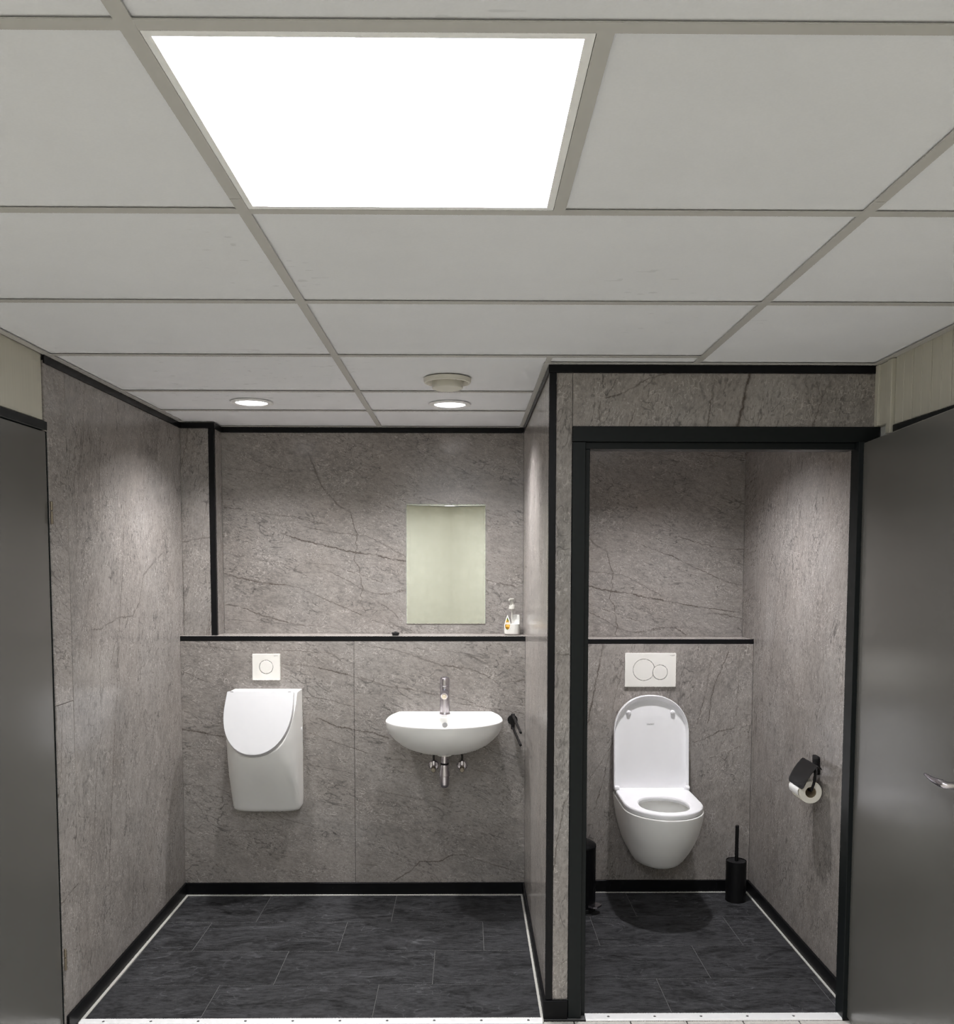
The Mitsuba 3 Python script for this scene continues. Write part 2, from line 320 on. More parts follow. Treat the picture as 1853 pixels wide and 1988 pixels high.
mats = {
    'stone_upper': principled(mikit.proc(stone(VU, 0.95, -0.30)), 0.22, 0.28),
    'stone_lower': principled(mikit.proc(stone(VL, 0.95, -0.30)), 0.22, 0.28),
    'stone_upright': principled(mikit.proc(stone(VV, 0.17, 0.985)), 0.17, 0.35),
    'slate': {'type': 'twosided', 'bsdf': {'type': 'bumpmap', 'arbitrary': mikit.proc(slate_relief, 2e-3), 'scale': 0.004,
              'bsdf': {'type': 'principled', 'base_color': mikit.proc(slate_color), 'roughness': 0.5, 'specular': 0.22}}},
    'grout': principled((0.10, 0.10, 0.10), 0.8, 0.3),
    'hall_tile': principled(mikit.proc(hall_color), 0.35, 0.5),
    'hall_grout': principled((0.03, 0.028, 0.026), 0.9, 0.2),
    'ceiling_tile': principled(mikit.proc(tile_color), 0.9, 0.2),
    'tee': principled((0.47, 0.462, 0.44), 0.45, 0.4),
    'black': principled((0.0040, 0.0043, 0.0052), 0.34, 0.18),
    'black_skirting': principled((0.0030, 0.0032, 0.0040), 0.38, 0.16),
    'frame_black': principled(mikit.proc(frame_color), 0.36, 0.20),
    'beige': principled(mikit.proc(beige_color), 0.5, 0.4),
    'door_grey': principled(mikit.proc(door_color), 0.21, 0.85),
    'sealant': principled((0.55, 0.54, 0.50), 0.5, 0.4),
    'strip': principled((0.90, 0.90, 0.90), 0.40, 0.5),
    'screw': principled((0.16, 0.16, 0.165), 0.4, 0.5, metallic=0.6),
    'ceramic': principled((0.86, 0.858, 0.834), 0.10, 0.5, clearcoat=0.5, clearcoat_gloss=0.95),
    'seat_white': principled((0.86, 0.86, 0.88), 0.22, 0.5),
    'lid_white': principled((0.57, 0.57, 0.58), 0.24, 0.5),
    'plate_white': principled((0.80, 0.785, 0.745), 0.30, 0.5),
    'plate_gap': principled((0.12, 0.12, 0.115), 0.6, 0.3),
    'print_grey': principled((0.22, 0.22, 0.22), 0.5, 0.3),
    'chrome': metal('Cr', 0.05, (1.0, 1.0, 1.0)),
    'steel': metal('Ag', 0.22, (0.62, 0.57, 0.48)),
    'brass_hinge': metal('Ag', 0.35, (0.30, 0.26, 0.21)),
    'rubber': principled((0.012, 0.012, 0.013), 0.6, 0.3),
    'hose': principled((0.03, 0.03, 0.03), 0.35, 0.5, metallic=0.4),
    'matt_black': principled((0.0045, 0.0045, 0.0050), 0.42, 0.25),
    'mirror_glass': {'type': 'conductor', 'specular_reflectance': rgb(0.90, 0.93, 0.88)},
    'glass_edge': principled((0.62, 0.70, 0.64), 0.15, 0.6),
    'lamp_white': principled((0.84, 0.84, 0.84), 0.5, 0.4),
    'valve_white': principled((0.66, 0.64, 0.57), 0.45, 0.4),
    'clear_plastic': {'type': 'thindielectric', 'int_ior': 1.33},
    'soap': principled((0.76, 0.75, 0.72), 0.25, 0.5),
    'pump': principled((0.68, 0.67, 0.62), 0.3, 0.5),
    'label_print': principled(mikit.proc(label_color), 0.45, 0.4),
    'label_white': principled((0.84, 0.84, 0.82), 0.45, 0.4),
    'paper': principled((0.80, 0.77, 0.69), 0.95, 0.1),
    'paper_sheet': principled((0.86, 0.86, 0.85), 0.95, 0.1),
    'card_core': principled((0.26, 0.21, 0.14), 0.9, 0.1),
    'plaster': principled((0.5, 0.5, 0.48), 0.9, 0.1),
}
scene.update(mats)

# ------------------------------------------------------------------ planes of the room
XL, XP, XTL, XTR, XR = -1.366, 0.2806, 0.400, 1.384, 1.392      # left wall, partition (niche side, toilet side), toilet right wall, hall right wall
YB, YU, YPB = 4.297, 4.4935, 4.356                              # niche: lower wall, upper wall, boxed pipe
YTB, YTU = 4.325, 4.510                                         # toilet: lower wall, upper wall
YF = 3.093                                                      # front of the partition and of the wall over the toilet door
LEDGE, TLEDGE = 1.2575, 1.2415
REAR = -1.60

# ------------------------------------------------------------------ floor
tag('floor', 'dark slate-look tile floor of the niche and toilet, beige tiles in the hall before them', 'floor', kind='structure')
add('floor__bed', cat(box(XL, XTR, 3.0765, 4.6, -0.06, -0.0022), box(XL, XR, REAR, 3.0764, -0.06, -0.0080)), 'hall_grout')
add('floor__grout', box(XL + 0.001, XTR, 3.076, 4.45, -0.0022, -0.0009), 'grout', label='thin grey joint lines between the slate tiles')
rng = np.random.default_rng(7)


def slate_row(y0, y1, cuts, x0, x1):
    xs = [x0] + [c for c in cuts if x0 + 0.004 < c < x1 - 0.004] + [x1]
    g = 0.0016
    for a, b in zip(xs[:-1], xs[1:]):
        ox, oy = rng.uniform(0, 40, 2)
        a2, b2 = a + (g if a > x0 else 0), b - (g if b < x1 else 0)
        board('floor__slate_tile', (a2, y0 + g, rng.uniform(-0.0002, 0.0002)), X, Y, b2 - a2, y1 - y0 - 2 * g, 0.0012, 'slate', lambda x, y, z: (x + ox, y + oy), 0.0006)


for y0, y1, first in ((3.080, 3.348, -0.9405), (3.348, 3.651, -0.737), (3.651, 3.956, -1.140), (3.956, YB - 0.010, -0.945)):
    slate_row(y0, y1, [first - 0.606 + 0.606 * k for k in range(5)], XL + 0.010, XP - 0.010)
for y0, y1, first in ((3.105, 3.392, 0.735), (3.392, 3.695, 0.948), (3.695, 4.012, 0.562), (4.012, YTB - 0.010, 0.777)):
    slate_row(y0, y1, [first - 0.606 + 0.606 * k for k in range(4)], XTL + 0.008, XTR - 0.010)
hx = [0.378 + 0.1985 * k for k in range(-9, 6)]
hy = [3.150 - 0.1985 * k for k in range(0, 24)]
tile_m = {}
for b_, a_ in zip(hy[:-1], hy[1:]):
    for l_, r_ in zip([XL] + [h for h in hx if h > XL + 0.01], [h for h in hx if h > XL + 0.01][:] + [XR]):
        r2 = min(r_, XR)
        if r2 - l_ < 0.02 or (a_ < 1.2 and False):
            continue
        add('floor__hall_tile', plate((l_ + 0.002, a_ + 0.002, -0.004), X, Y, r2 - l_ - 0.004, min(b_, 3.0725) - a_ - 0.004, 0.006, 0.001), 'hall_tile')
# sealant bead along the skirtings
s = 0.011
add('floor__sealant', cat(box(XL + 0.010, XL + 0.010 + s, 3.06, YB - 0.010, -0.001, 0.003), box(XL + 0.010, XP - 0.010, YB - 0.010 - s, YB - 0.010, -0.001, 0.003), box(XP - 0.010 - s * 0.8, XP - 0.010, 3.06, YB - 0.010, -0.001, 0.003)), 'sealant', label='pale sealant bead along the black skirting of the niche')
add('floor__sealant', cat(box(XTL, XTR - 0.010, YTB - 0.010 - s * 0.6, YTB - 0.010, -0.001, 0.003), box(XTR - 0.010 - s * 0.8, XTR - 0.010, 3.20, YTB - 0.010, -0.001, 0.003)), 'sealant', label='pale sealant bead along the black skirting of the toilet')

# ------------------------------------------------------------------ ceiling: grid, boards, edge angles
tag('ceiling', 'suspended ceiling of off-white mineral boards in a beige metal grid', 'ceiling', kind='structure')
TX = (-0.429, 0.771)
rows = [-2.414, -1.814, -1.214, -0.614, -0.014, 0.586, 1.186, 1.786, 2.386, 2.986, 3.592, 4.036]
bays = [(XL, TX[0]), (TX[0], TX[1]), (TX[1], XR)]
DL = [(-0.900, 3.832), (-0.072, 3.862)]                         # recessed downlights in the niche
DLT = (0.810, 3.700)                                            # the toilet's downlight, behind the wall over its door
DLR = (-0.190, -1.36)                                           # a downlight behind the camera, seen in the mirror
LAMP = (-0.417, 0.165, 1.198, 1.774)                            # opening of the LED panel
LAMP2 = (-0.417, 0.165, 1.198 - 1.8, 1.774 - 1.8)
HOLE = 0.074
zt = CEIL + 0.0050


def ceiling_board(x0, x1, y0, y1, holes=()):
    if x1 - x0 < 0.015 or y1 - y0 < 0.015:
        return
    hs = [h for h in holes if x0 < h[0] < x1 and y0 < h[1] < y1]
    g = 0.003
    if hs:
        p = sg.box(x0 + g, y0 + g, x1 - g, y1 - g)
        for h in hs:
            p = p.difference(sg.Point(*h).buffer(HOLE, 24))
        m = prism(p, (0, 0, zt), X, Y, 0.015)
    else:
        m = box(x0 + g, x1 - g, y0 + g, y1 - g, zt, zt + 0.015)
    add('ceiling__board', m, 'ceiling_tile')


ys = rows + [YU]
for y0, y1 in zip(ys[:-1], ys[1:]):
    for bi, (x0, x1) in enumerate(bays):
        if y1 < REAR:
            continue
        ya = max(y0, REAR)
        if bi == 2 and abs(y0 - 2.386) < 0.01:
            y1 = YF - 0.004                                       # one long board up to the header wall
        if y0 >= 2.98:                                          # niche: left of the partition only; a sliver right of it
            if bi == 2 or x0 > XP:
                continue
            if bi == 1:
                if y0 < 3.0:
                    ceiling_board(XP - 0.012, x1, y0, YF - 0.004)
                x1 = XP - 0.012
        if bi == 1 and (abs(y0 - 1.186) < 0.01 or abs(y0 + 0.614) < 0.01):
            ceiling_board(0.188 - 0.010, x1, ya, y1)
            continue
        ceiling_board(x0, x1, ya, y1, DL + [DLR])
# over the toilet
ceiling_board(XTL, XTR, YF + 0.06, YTU, [DLT])
w = 0.0117
tb, tt = CEIL, CEIL + 0.0022
for x, ye in ((TX[0], YU), (TX[1], YF)):
    for y0, y1 in ((REAR, 1.724), (1.7255, ye)):
        add('ceiling__main_tee', box(x - w, x + w, y0, y1, tb, tt), 'tee')
for y in rows[2:]:
    for bi, (x0, x1) in enumerate(bays):
        if y > 2.98 and bi == 2:
            continue
        xa, xb = (x0 + (0 if bi == 0 else w)), (x1 - (0 if bi == 2 else w))
        if y > 2.99 and bi == 1:
            xb = XP
        dz = {(1.186, 0): .0, (1.786, 0): .0}.get((y, bi), 0.0)
        add('ceiling__cross_tee', box(xa, xb, y - w, y + w, tb + 0.0003, tt), 'tee')
for ya in (1.186, 1.186 - 1.8):
    add('ceiling__cross_tee', box(0.1655, 0.1885, ya + w, ya + 0.6 - w, tb + 0.0003, tt), 'tee')
add('ceiling__cross_tee', box(0.262, 0.280, 2.986 + w, YF - 0.02, tb + 0.0003, tt), 'tee')
# edge angles (24 mm flange under the boards, with a thin upright leg)
def angle(x0, x1, y0, y1):
    add('ceiling__edge_angle', box(x0, x1, y0, y1, tb - 0.0015, tb + 0.0012), 'tee')
angle(XL, XL + 0.024, REAR, YPB - 0.02)
angle(XL + 0.135, XP - 0.02, YU - 0.014, YU)
angle(XP - 0.022, XP, YF - 0.02, YU - 0.014)
angle(XP - 0.020, XR, YF - 0.024, YF)
angle(XR - 0.024, XR, REAR, YF - 0.024)
add('ceiling__slab', box(XL - 0.1, XR + 0.1, REAR - 0.1, 4.62, CEIL + 0.12, CEIL + 0.16), 'plaster')

# ------------------------------------------------------------------ left wall
tag('wall_left', 'left wall, grey stone-print boards in the niche, beige panelling over the door', 'wall', kind='structure')
uvL = lambda x, y, z: (y, z)
board('wall_left__stone_panel', (XL, 3.122, 0.0), Y, Z, YB + 0.06 - 3.122, CEIL - 0.02, 0.012, 'stone_upright', uvL, 0.0015)
board('wall_left__stone_strip', (XL, 2.9895, 0.0), Y, Z, 3.1195 - 2.9895, 1.126, 0.012, 'stone_upright', lambda x, y, z: (y + 0.37, z + 0.9))
board('wall_left__stone_strip', (XL, 2.9895, 1.1275), Y, Z, 3.1195 - 2.9895, 2.0295 - 1.1275, 0.012, 'stone_lower', lambda x, y, z: (y - 4.02, z - 1.05))
board('wall_left__stone_strip', (XL, 2.966, 2.0297), Y, Z, 3.1195 - 2.966, CEIL - 0.02 - 2.0297, 0.012, 'stone_lower', lambda x, y, z: (y - 4.02, z - 1.05))
add('wall_left__core', cat(box(XL - 0.10, XL - 0.0121, REAR - 0.1, 2.06, -0.05, CEIL + 0.12), box(XL - 0.10, XL - 0.0121, 2.98, 4.62, -0.05, CEIL + 0.12), box(XL - 0.10, XL - 0.0121, 2.06, 2.98, 2.062, CEIL + 0.12)), 'plaster')
add('wall_left__beige_panel', plate((XL - 0.004, 2.0, 2.0625), Y, Z, 0.962, CEIL - 2.0625, 0.008, 0.001), 'beige')
add('wall_left__beige_panel', plate((XL - 0.004, REAR, 0.0), Y, Z, 2.0 - REAR - 0.002, CEIL, 0.008, 0.001), 'beige')

# left door with its frame
tag('door_1', 'closed grey door at the left edge with two steel hinges', 'door', kind='structure')
add('door_1__leaf', plate((XL - 0.006, 2.085, 0.006), Y, Z, 2.984 - 2.085, 2.0285 - 0.006, 0.040, 0.002), 'door_grey')
add('door_1__frame', cat(box(XL - 0.05, XL + 0.001, 2.03, 2.9835, 2.0305, 2.0605, 0.002), box(XL - 0.05, XL - 0.012, 2.03, 2.082, 0.0, 2.0305, 0.002), box(XL - 0.0118, XL - 0.0045, 2.9845, 2.9894, 0.0, 2.0290)), 'frame_black', label='black door frame')
for z0 in (0.222, 1.730):
    hz = [(z0, z0 + 0.042), (z0 + 0.0445, z0 + 0.074)]
    k = add('door_1__leaf__hinge', cat(*[rod((XL + 0.0035, 2.9905 + 0.012 * (0.3 if z0 < 1 else 0), a), (XL + 0.0035, 2.9905 + 0.012 * (0.3 if z0 < 1 else 0), b), 0.0044, 16, 0.001) for a, b in hz]), 'brass_hinge', 40, label='steel knuckle hinge')

# ------------------------------------------------------------------ back wall of the niche
tag('wall_back', 'back wall of the niche in grey stone-print boards with a low projecting installation wall', 'wall', kind='structure')
uvB = lambda x, y, z: (x, z)
XPB = -1.2075                                                   # right side of the boxed pipe
board('wall_back__upper_panel', (XPB, YU, LEDGE), X, Z, XP - XPB, CEIL - 0.02 - LEDGE, 0.012, 'stone_upper', uvB)
board('wall_back__lower_panel', (XL, YB, 0.0), X, Z, -0.5405 - XL, LEDGE - 0.022, 0.012, 'stone_lower', uvB)
board('wall_back__lower_panel', (-0.5395, YB, 0.0), X, Z, XP + 0.5395, LEDGE - 0.022, 0.012, 'stone_lower', uvB)
board('wall_back__pipe_box_front', (XL, YPB, LEDGE), X, Z, XPB - 0.024 - XL, CEIL - 0.02 - LEDGE, 0.012, 'stone_upright', lambda x, y, z: (x + 4.72, z - 0.35))
board('wall_back__pipe_box_side', (XPB, YPB + 0.002, LEDGE), Y, Z, YU - YPB - 0.002, CEIL - 0.02 - LEDGE, 0.012, 'stone_upright', lambda x, y, z: (y - 1.25, z - 0.3))
board('wall_back__ledge_board', (XL, YB + 0.002, LEDGE), X, Y, XP - XL, YU - YB - 0.002, 0.012, 'stone_lower', lambda x, y, z: (x * 0.6 - 0.2, y - 3.7), label='stone-print ledge over the urinal and washbasin')
add('wall_back__core', cat(box(XL, XP, YB + 0.0121, YU, -0.05, LEDGE - 0.0125), box(XL - 0.1, XP, YU + 0.0121, 4.62, -0.05, CEIL + 0.12), box(XL, XPB - 0.0121, YPB + 0.0121, YU + 0.0120, LEDGE + 0.001, CEIL + 0.1)), 'plaster')

# ------------------------------------------------------------------ partition and the wall over the toilet door
tag('wall_partition', 'grey stone-print partition between the niche and the toilet', 'wall', kind='structure')
board('wall_partition__side_panel', (XP, YU, 0.0), -Y, Z, YU - YF - 0.0215, CEIL - 0.02, 0.012, 'stone_upright', lambda x, y, z: (7.9 - y, z - 0.2), 0.0015)
board('wall_partition__front_strip', (0.3025, YF, 0.066), X, Z, 0.3570 - 0.3025, CEIL - 0.0283 - 0.066, 0.012, 'stone_upright', lambda x, y, z: (x * 1.0 + 2.97, z * 0.9 + 0.2))
add('wall_partition__core', box(XP + 0.0121, XTL - 0.0125, YF + 0.0125, 4.60, -0.05, CEIL + 0.12), 'plaster')
board('wall_partition__toilet_panel', (XTL, YF + 0.08, 0.0), Y, Z, YTU - YF - 0.08, CEIL, 0.012, 'stone_upright', lambda x, y, z: (y, z))
tag('wall_header', 'strip of grey stone-print wall over the toilet doorway', 'wall', kind='structure')
board('wall_header__stone_panel', (0.3585, YF, 2.0665), X, Z, 1.3965 - 0.3585, CEIL - 0.0283 - 2.0665, 0.012, 'stone_upright', lambda x, y, z: (x + 5.0, z))
add('wall_header__core', box(0.3600, 1.50, YF + 0.0125, YF + 0.072, 2.02, CEIL + 0.12), 'plaster')

# ------------------------------------------------------------------ toilet walls
tag('wall_toilet_back', 'back wall of the toilet in grey stone-print boards with a ledge', 'wall', kind='structure')
tx, tz = 1.274, -0.1908
board('wall_toilet_back__upper_panel', (XTL, YTU, TLEDGE), X, Z, XTR - XTL, CEIL - TLEDGE, 0.012, 'stone_upper', lambda x, y, z: (x - tx, z - tz))
board('wall_toilet_back__lower_panel', (XTL, YTB, 0.0), X, Z, XTR - XTL, TLEDGE - 0.021, 0.012, 'stone_upright', lambda x, y, z: (x + 8.0, z))
board('wall_toilet_back__ledge_board', (XTL, YTB + 0.002, TLEDGE), X, Y, XTR - XTL, YTU - YTB - 0.002, 0.012, 'stone_lower', lambda x, y, z: (x * 0.6 - 0.9, y - 3.9), label='stone-print ledge over the toilet flush plate')
add('wall_toilet_back__core', cat(box(XTL, XTR, YTB + 0.0121, YTU, -0.05, TLEDGE - 0.0125), box(XTL - 0.11, XTR + 0.1, YTU + 0.0121, 4.62, -0.05, CEIL + 0.12)), 'plaster')
tag('wall_toilet_right', 'right wall of the toilet in grey stone-print boards with upright veins', 'wall', kind='structure')
board('wall_toilet_right__stone_panel', (XTR, YTB, 0.0), -Y, Z, YTB - YF - 0.03, CEIL, 0.012, 'stone_upright', lambda x, y, z: (20.0 - y, z), 0.0015)
board('wall_toilet_right__recess_panel', (XTR, YTU, TLEDGE), -Y, Z, YTU - YTB - 0.001, CEIL - TLEDGE, 0.012, 'stone_lower', lambda x, y, z: (y - 4.7, z - 1.0))
add('wall_toilet_right__core', box(XTR + 0.0121, XTR + 0.10, YF + 0.02, 4.62, -0.05, CEIL + 0.12), 'plaster')

# ------------------------------------------------------------------ right wall of the hall and the rear wall
tag('wall_right', 'beige wall of narrow upright boards above the open door on the right', 'wall', kind='structure')
yb = 2.964
k = 0
while yb > REAR + 0.03:
    wb = 0.0572
    add('wall_right__board', plate((XR + (0.0 if k % 2 else 0.0006), yb, 0.0 if yb < 1.9 else 2.0565), -Y, Z, wb - 0.0030, CEIL if yb < 1.9 else CEIL - 2.0565, 0.010, 0.0016), 'beige')
    yb -= wb
    k += 1
add('wall_right__corner_post', cat(box(XR - 0.012, XR + 0.02, 2.968, 3.000, 2.03, CEIL - 0.003, 0.002), box(XR - 0.004, XR + 0.02, 3.000, YF - 0.001, 2.0665, CEIL - 0.003, 0.002), box(XR - 0.010, XR + 0.01, YF - 0.028, YF - 0.001, 2.0665, CEIL - 0.003, 0.002)), 'beige', label='beige corner post between the boards and the stone-print header')
add('wall_right__core', cat(box(XR + 0.0135, XR + 0.1, REAR - 0.1, 1.95, -0.05, CEIL + 0.12), box(XR + 0.0135, XR + 0.1, 1.95, YF + 0.02, 2.03, CEIL + 0.12), box(XR + 0.045, XR + 0.1, 1.95, YF + 0.02, -0.05, 2.03)), 'plaster')
tag('door_3', 'black door frame on the right wall, mostly hidden behind the open grey door', 'door', kind='structure')
add('door_3__frame', cat(box(XR - 0.004, XR + 0.04, 1.96, 2.9675, 2.0205, 2.0555, 0.002), box(XR - 0.004, XR + 0.04, 2.925, 2.9675, 0.0, 2.0205, 0.002), box(XR - 0.004, XR + 0.04, 1.96, 2.002, 0.0, 2.0205, 0.002)), 'frame_black')
add('door_3__leaf', plate((XR + 0.006, 2.9245, 0.006), -Y, Z, 2.9245 - 2.0025, 2.0135, 0.035, 0.002), 'door_grey')
tag('wall_rear', 'beige boarded wall behind the viewer that shows in the mirror', 'wall', kind='structure')
corner = np.array([-0.185, REAR + 0.02, 0.0])
for end in (np.array([XL - 0.02, REAR + 0.62, 0.0]), np.array([XR + 0.02, REAR + 0.66, 0.0])):
    d = end - corner
    L = np.linalg.norm(d)
    d /= L
    nb = int(round(L / 0.1))
    for q in range(nb):
        a = corner + d * (L * q / nb + 0.0004)
        wq = L / nb - 0.0008
        if d[0] < 0:
            add('wall_rear__board', plate(a + np.array([0, 0, -0.004]), d, Z, wq, CEIL + 0.003, 0.012, 0.0007), 'beige')
        else:
            add('wall_rear__board', plate(a + d * wq + np.array([0, 0, -0.004]), -d, Z, wq, CEIL + 0.003, 0.012, 0.0007), 'beige')
add('wall_rear__core', box(XL - 0.1, XR + 0.1, REAR - 0.16, REAR - 0.06, -0.05, CEIL + 0.12), 'plaster')

# ------------------------------------------------------------------ skirtings and black profiles
BH = 0.0594
def skirting(side, label, m):
    add(f'baseboard_{side}', m, 'black_skirting', label=label, category='skirting', kind='structure')
sk = 0.010
skirting('left', 'black skirting along the left stone-print wall', box(XL - 0.001, XL + sk, 2.996, YB - 0.0002, 0.0, BH, 0.0015))
skirting('back', 'black skirting under the urinal and the washbasin', box(XL + sk + 0.0003, XP - sk - 0.0003, YB - sk, YB + 0.001, 0.0, BH, 0.0015))
skirting('partition', 'black skirting along the niche side of the partition', box(XP - sk, XP + 0.001, YF - 0.006, YB - 0.0002, 0.0, BH, 0.0015))
skirting('partition_end', 'black skirting block on the front end of the partition', box(XP - 0.009, 0.3562, YF - 0.012, YF - 0.0002, -0.006, 0.0655, 0.002))
skirting('toilet_back', 'black skirting behind the wall-hung toilet', box(XTL + 0.0003, XTR - sk - 0.0003, YTB - sk, YTB + 0.001, 0.0, BH, 0.0015))
skirting('toilet_right', 'black skirting along the right wall of the toilet', box(XTR - sk, XTR + 0.001, YF + 0.10, YTB - 0.0002, 0.0, BH, 0.0015))
n_trim = [0]
def trim(label, m, mat='black'):
    n_trim[0] += 1
    add(f'trim_{n_trim[0]}', m, mat, label=label, category='trim', kind='structure')
z0, z1 = CEIL - 0.0283, CEIL - 0.0018
trim('black ceiling profile along the left stone-print wall', box(XL - 0.001, XL + 0.005, 2.966, YPB - 0.0002, z0, z1, 0.001))
trim('black ceiling profile around the boxed pipe in the left corner', cat(box(XL + 0.0055, XPB + 0.004, YPB - 0.006, YPB + 0.001, z0, z1, 0.001), box(XPB - 0.001, XPB + 0.0060, YPB - 0.0055, YU - 0.0065, z0, z1, 0.001)))
trim('black ceiling profile along the back wall of the niche', box(XPB + 0.0005, XP - 0.0060, YU - 0.006, YU + 0.001, z0, z1, 0.001))
trim('black ceiling profile along the niche side of the partition', box(XP - 0.005, XP + 0.001, YF - 0.0002, YU - 0.0005, z0, z1, 0.001))
trim('black ceiling profile over the toilet doorway', box(XP - 0.005, 1.3965, YF - 0.006, YF - 0.0004, z0, z1, 0.001))
trim('upright black corner profile of the boxed pipe', cat(box(XPB - 0.024, XPB + 0.002, YPB - 0.0035, YPB + 0.001, LEDGE, z0 - 0.0003, 0.001), box(XPB - 0.001, XPB + 0.0028, YPB - 0.0035, YPB + 0.018, LEDGE, z0 - 0.0003, 0.001)))
trim('upright black corner profile on the front edge of the partition', cat(box(XP - 0.0015, 0.3022, YF - 0.004, YF + 0.001, 0.0658, z0 - 0.0003, 0.001), box(XP - 0.0015, XP + 0.001, YF - 0.004, YF + 0.022, 0.0658, z0 - 0.0003, 0.0005)))
trim('black edge profile of the ledge over the urinal and washbasin', box(XL + 0.0005, XP - 0.0005, YB - 0.0022, YB + 0.004, LEDGE - 0.0215, LEDGE + 0.0006, 0.0012))
trim('black edge profile of the ledge over the toilet', box(XTL + 0.0005, XTR - 0.0005, YTB - 0.0022, YTB + 0.004, TLEDGE - 0.0205, TLEDGE + 0.0006, 0.0012))

# toilet door frame
tag('trim_10', 'black painted frame around the toilet doorway', 'door frame', kind='structure')
add('trim_10__left_jamb', box(0.3580, 0.4030, YF - 0.008, YF + 0.08, 0.0, 2.0140, 0.0015), 'frame_black')
add('trim_10__left_stop', box(0.4032, 0.4200, YF + 0.012, YF + 0.08, 0.0, 1.9920, 0.0015), 'frame_black')
add('trim_10__head', box(0.3580, 1.402, YF - 0.008, YF + 0.08, 2.0155, 2.0660, 0.0015), 'frame_black')
add('trim_10__head_stop', box(0.4032, 1.326, YF + 0.012, YF + 0.08, 1.9925, 2.0153, 0.0015), 'frame_black')
add('trim_10__right_jamb', box(1.3260, 1.402, YF - 0.022, YF + 0.042, 0.0, 2.0153, 0.0015), 'frame_black')

# threshold strips
def threshold(label, x0, x1, y0, y1, screws):
    k = thing('threshold_strip', label, 'threshold strip', kind='structure')
    prof = sg.Polygon([(0, -0.003), (0, 0.001), (0.006, 0.004), (y1 - y0 - 0.006, 0.004), (y1 - y0, 0.001), (y1 - y0, -0.003)])
    add(k + '__strip', prism(prof, (x1, y0, 0), Y, Z, x0 - x1) if False else prism(prof, (x0, y0, 0), Y, Z, x1 - x0), 'strip', 30)
    for sx in screws:
        ym = (y0 + y1) / 2 - 0.005
        add(k + '__screw', lathe([(0.0048, 0), (0.0048, 0.0006), (0.0036, 0.0016), (0.0012, 0.0017)], (sx, ym, 0.0038), n=14), 'screw', 30, label='countersunk steel screw')
threshold('white metal threshold strip with screws before the niche', -1.352, 0.266, 3.050, 3.091, [-1.2698 + 0.1652 * q for q in range(10)])
threshold('white metal threshold strip with screws in the toilet doorway', 0.4200, 1.3255, 3.070, 3.119, [0.5018 + 0.1645 * q for q in range(6) if 0.5018 + 0.1645 * q < 1.32])

# ------------------------------------------------------------------ open toilet door on the right
tag('door_2', 'open grey door with a lever handle at the right edge', 'door', kind='structure')
hinge = np.array([1.3440, YF - 0.004, 0.0])
dd = np.array([-0.0628, -0.695, 0.0]); dd /= np.linalg.norm(dd)
nn = np.array([dd[1], -dd[0], 0.0])                             # faces the room (-x)
nn = nn if nn[0] < 0 else -nn
W_LEAF, H_LEAF = 0.90, 2.0115
m = plate(hinge + dd * 0.0 + np.array([0, 0, 0.006]), dd, Z, W_LEAF, H_LEAF - 0.006, 0.0395, 0.0025)
if np.dot(np.cross(dd, Z), nn) < 0:
    m = plate(hinge + dd * W_LEAF + np.array([0, 0, 0.006]), -dd, Z, W_LEAF, H_LEAF - 0.006, 0.0395, 0.0025)
add('door_2__leaf', m, 'door_grey')
hp = hinge + dd * 0.846 + np.array([0, 0, 1.040])
add('door_2__leaf__rosette', lathe([(0.024, 0.0), (0.026, 0.002), (0.026, 0.007), (0.022, 0.010)], hp, nn, 32), 'chrome', 30, label='round chrome rosette')
lever = spline([hp + nn * 0.006, hp + nn * 0.045, hp + nn * 0.056 - dd * 0.014 + Z * 0.002, hp + nn * 0.058 - dd * 0.06 + Z * 0.001, hp + nn * 0.056 - dd * 0.112 + Z * 0.003], 8)
rr = np.concatenate([np.full(16, 0.0095), np.linspace(0.0105, 0.0035, len(lever) - 16)])
add('door_2__leaf__lever_handle', tube(lever, rr, 18), 'chrome', True, label='curved chrome lever handle')

# ------------------------------------------------------------------ lamps
def flat_disc(c, r, z, n=40):
    a = -np.arange(n) * 2 * PI / n
    v = np.vstack([[(c[0], c[1], z)], np.stack([c[0] + r * np.cos(a), c[1] + r * np.sin(a), a * 0 + z], 1)])
    return mesh(v, [[0, 1 + i, 1 + (i + 1) % n] for i in range(n)])


def dome_lens(c, r, h, z, n=40, m=6):
    """Shallow dome hanging down from height z, its faces outwards."""
    a = -np.arange(n) * 2 * PI / n
    t = np.linspace(0, PI / 2, m + 1)[:-1]
    v = [np.stack([c[0] + r * math.cos(q) * np.cos(a), c[1] + r * math.cos(q) * np.sin(a), 0 * a + z - h * math.sin(q)], 1) for q in t]
    f = []
    for k in range(m - 1):
        for i in range(n):
            j = (i + 1) % n
            f += [[k * n + i, k * n + j, k * n + n + j], [k * n + i, k * n + n + j, k * n + n + i]]
    tip = m * n
    f += [[(m - 1) * n + i, (m - 1) * n + (i + 1) % n, tip] for i in range(n)]
    return mesh(np.vstack(v + [[(c[0], c[1], z - h)]]), f)


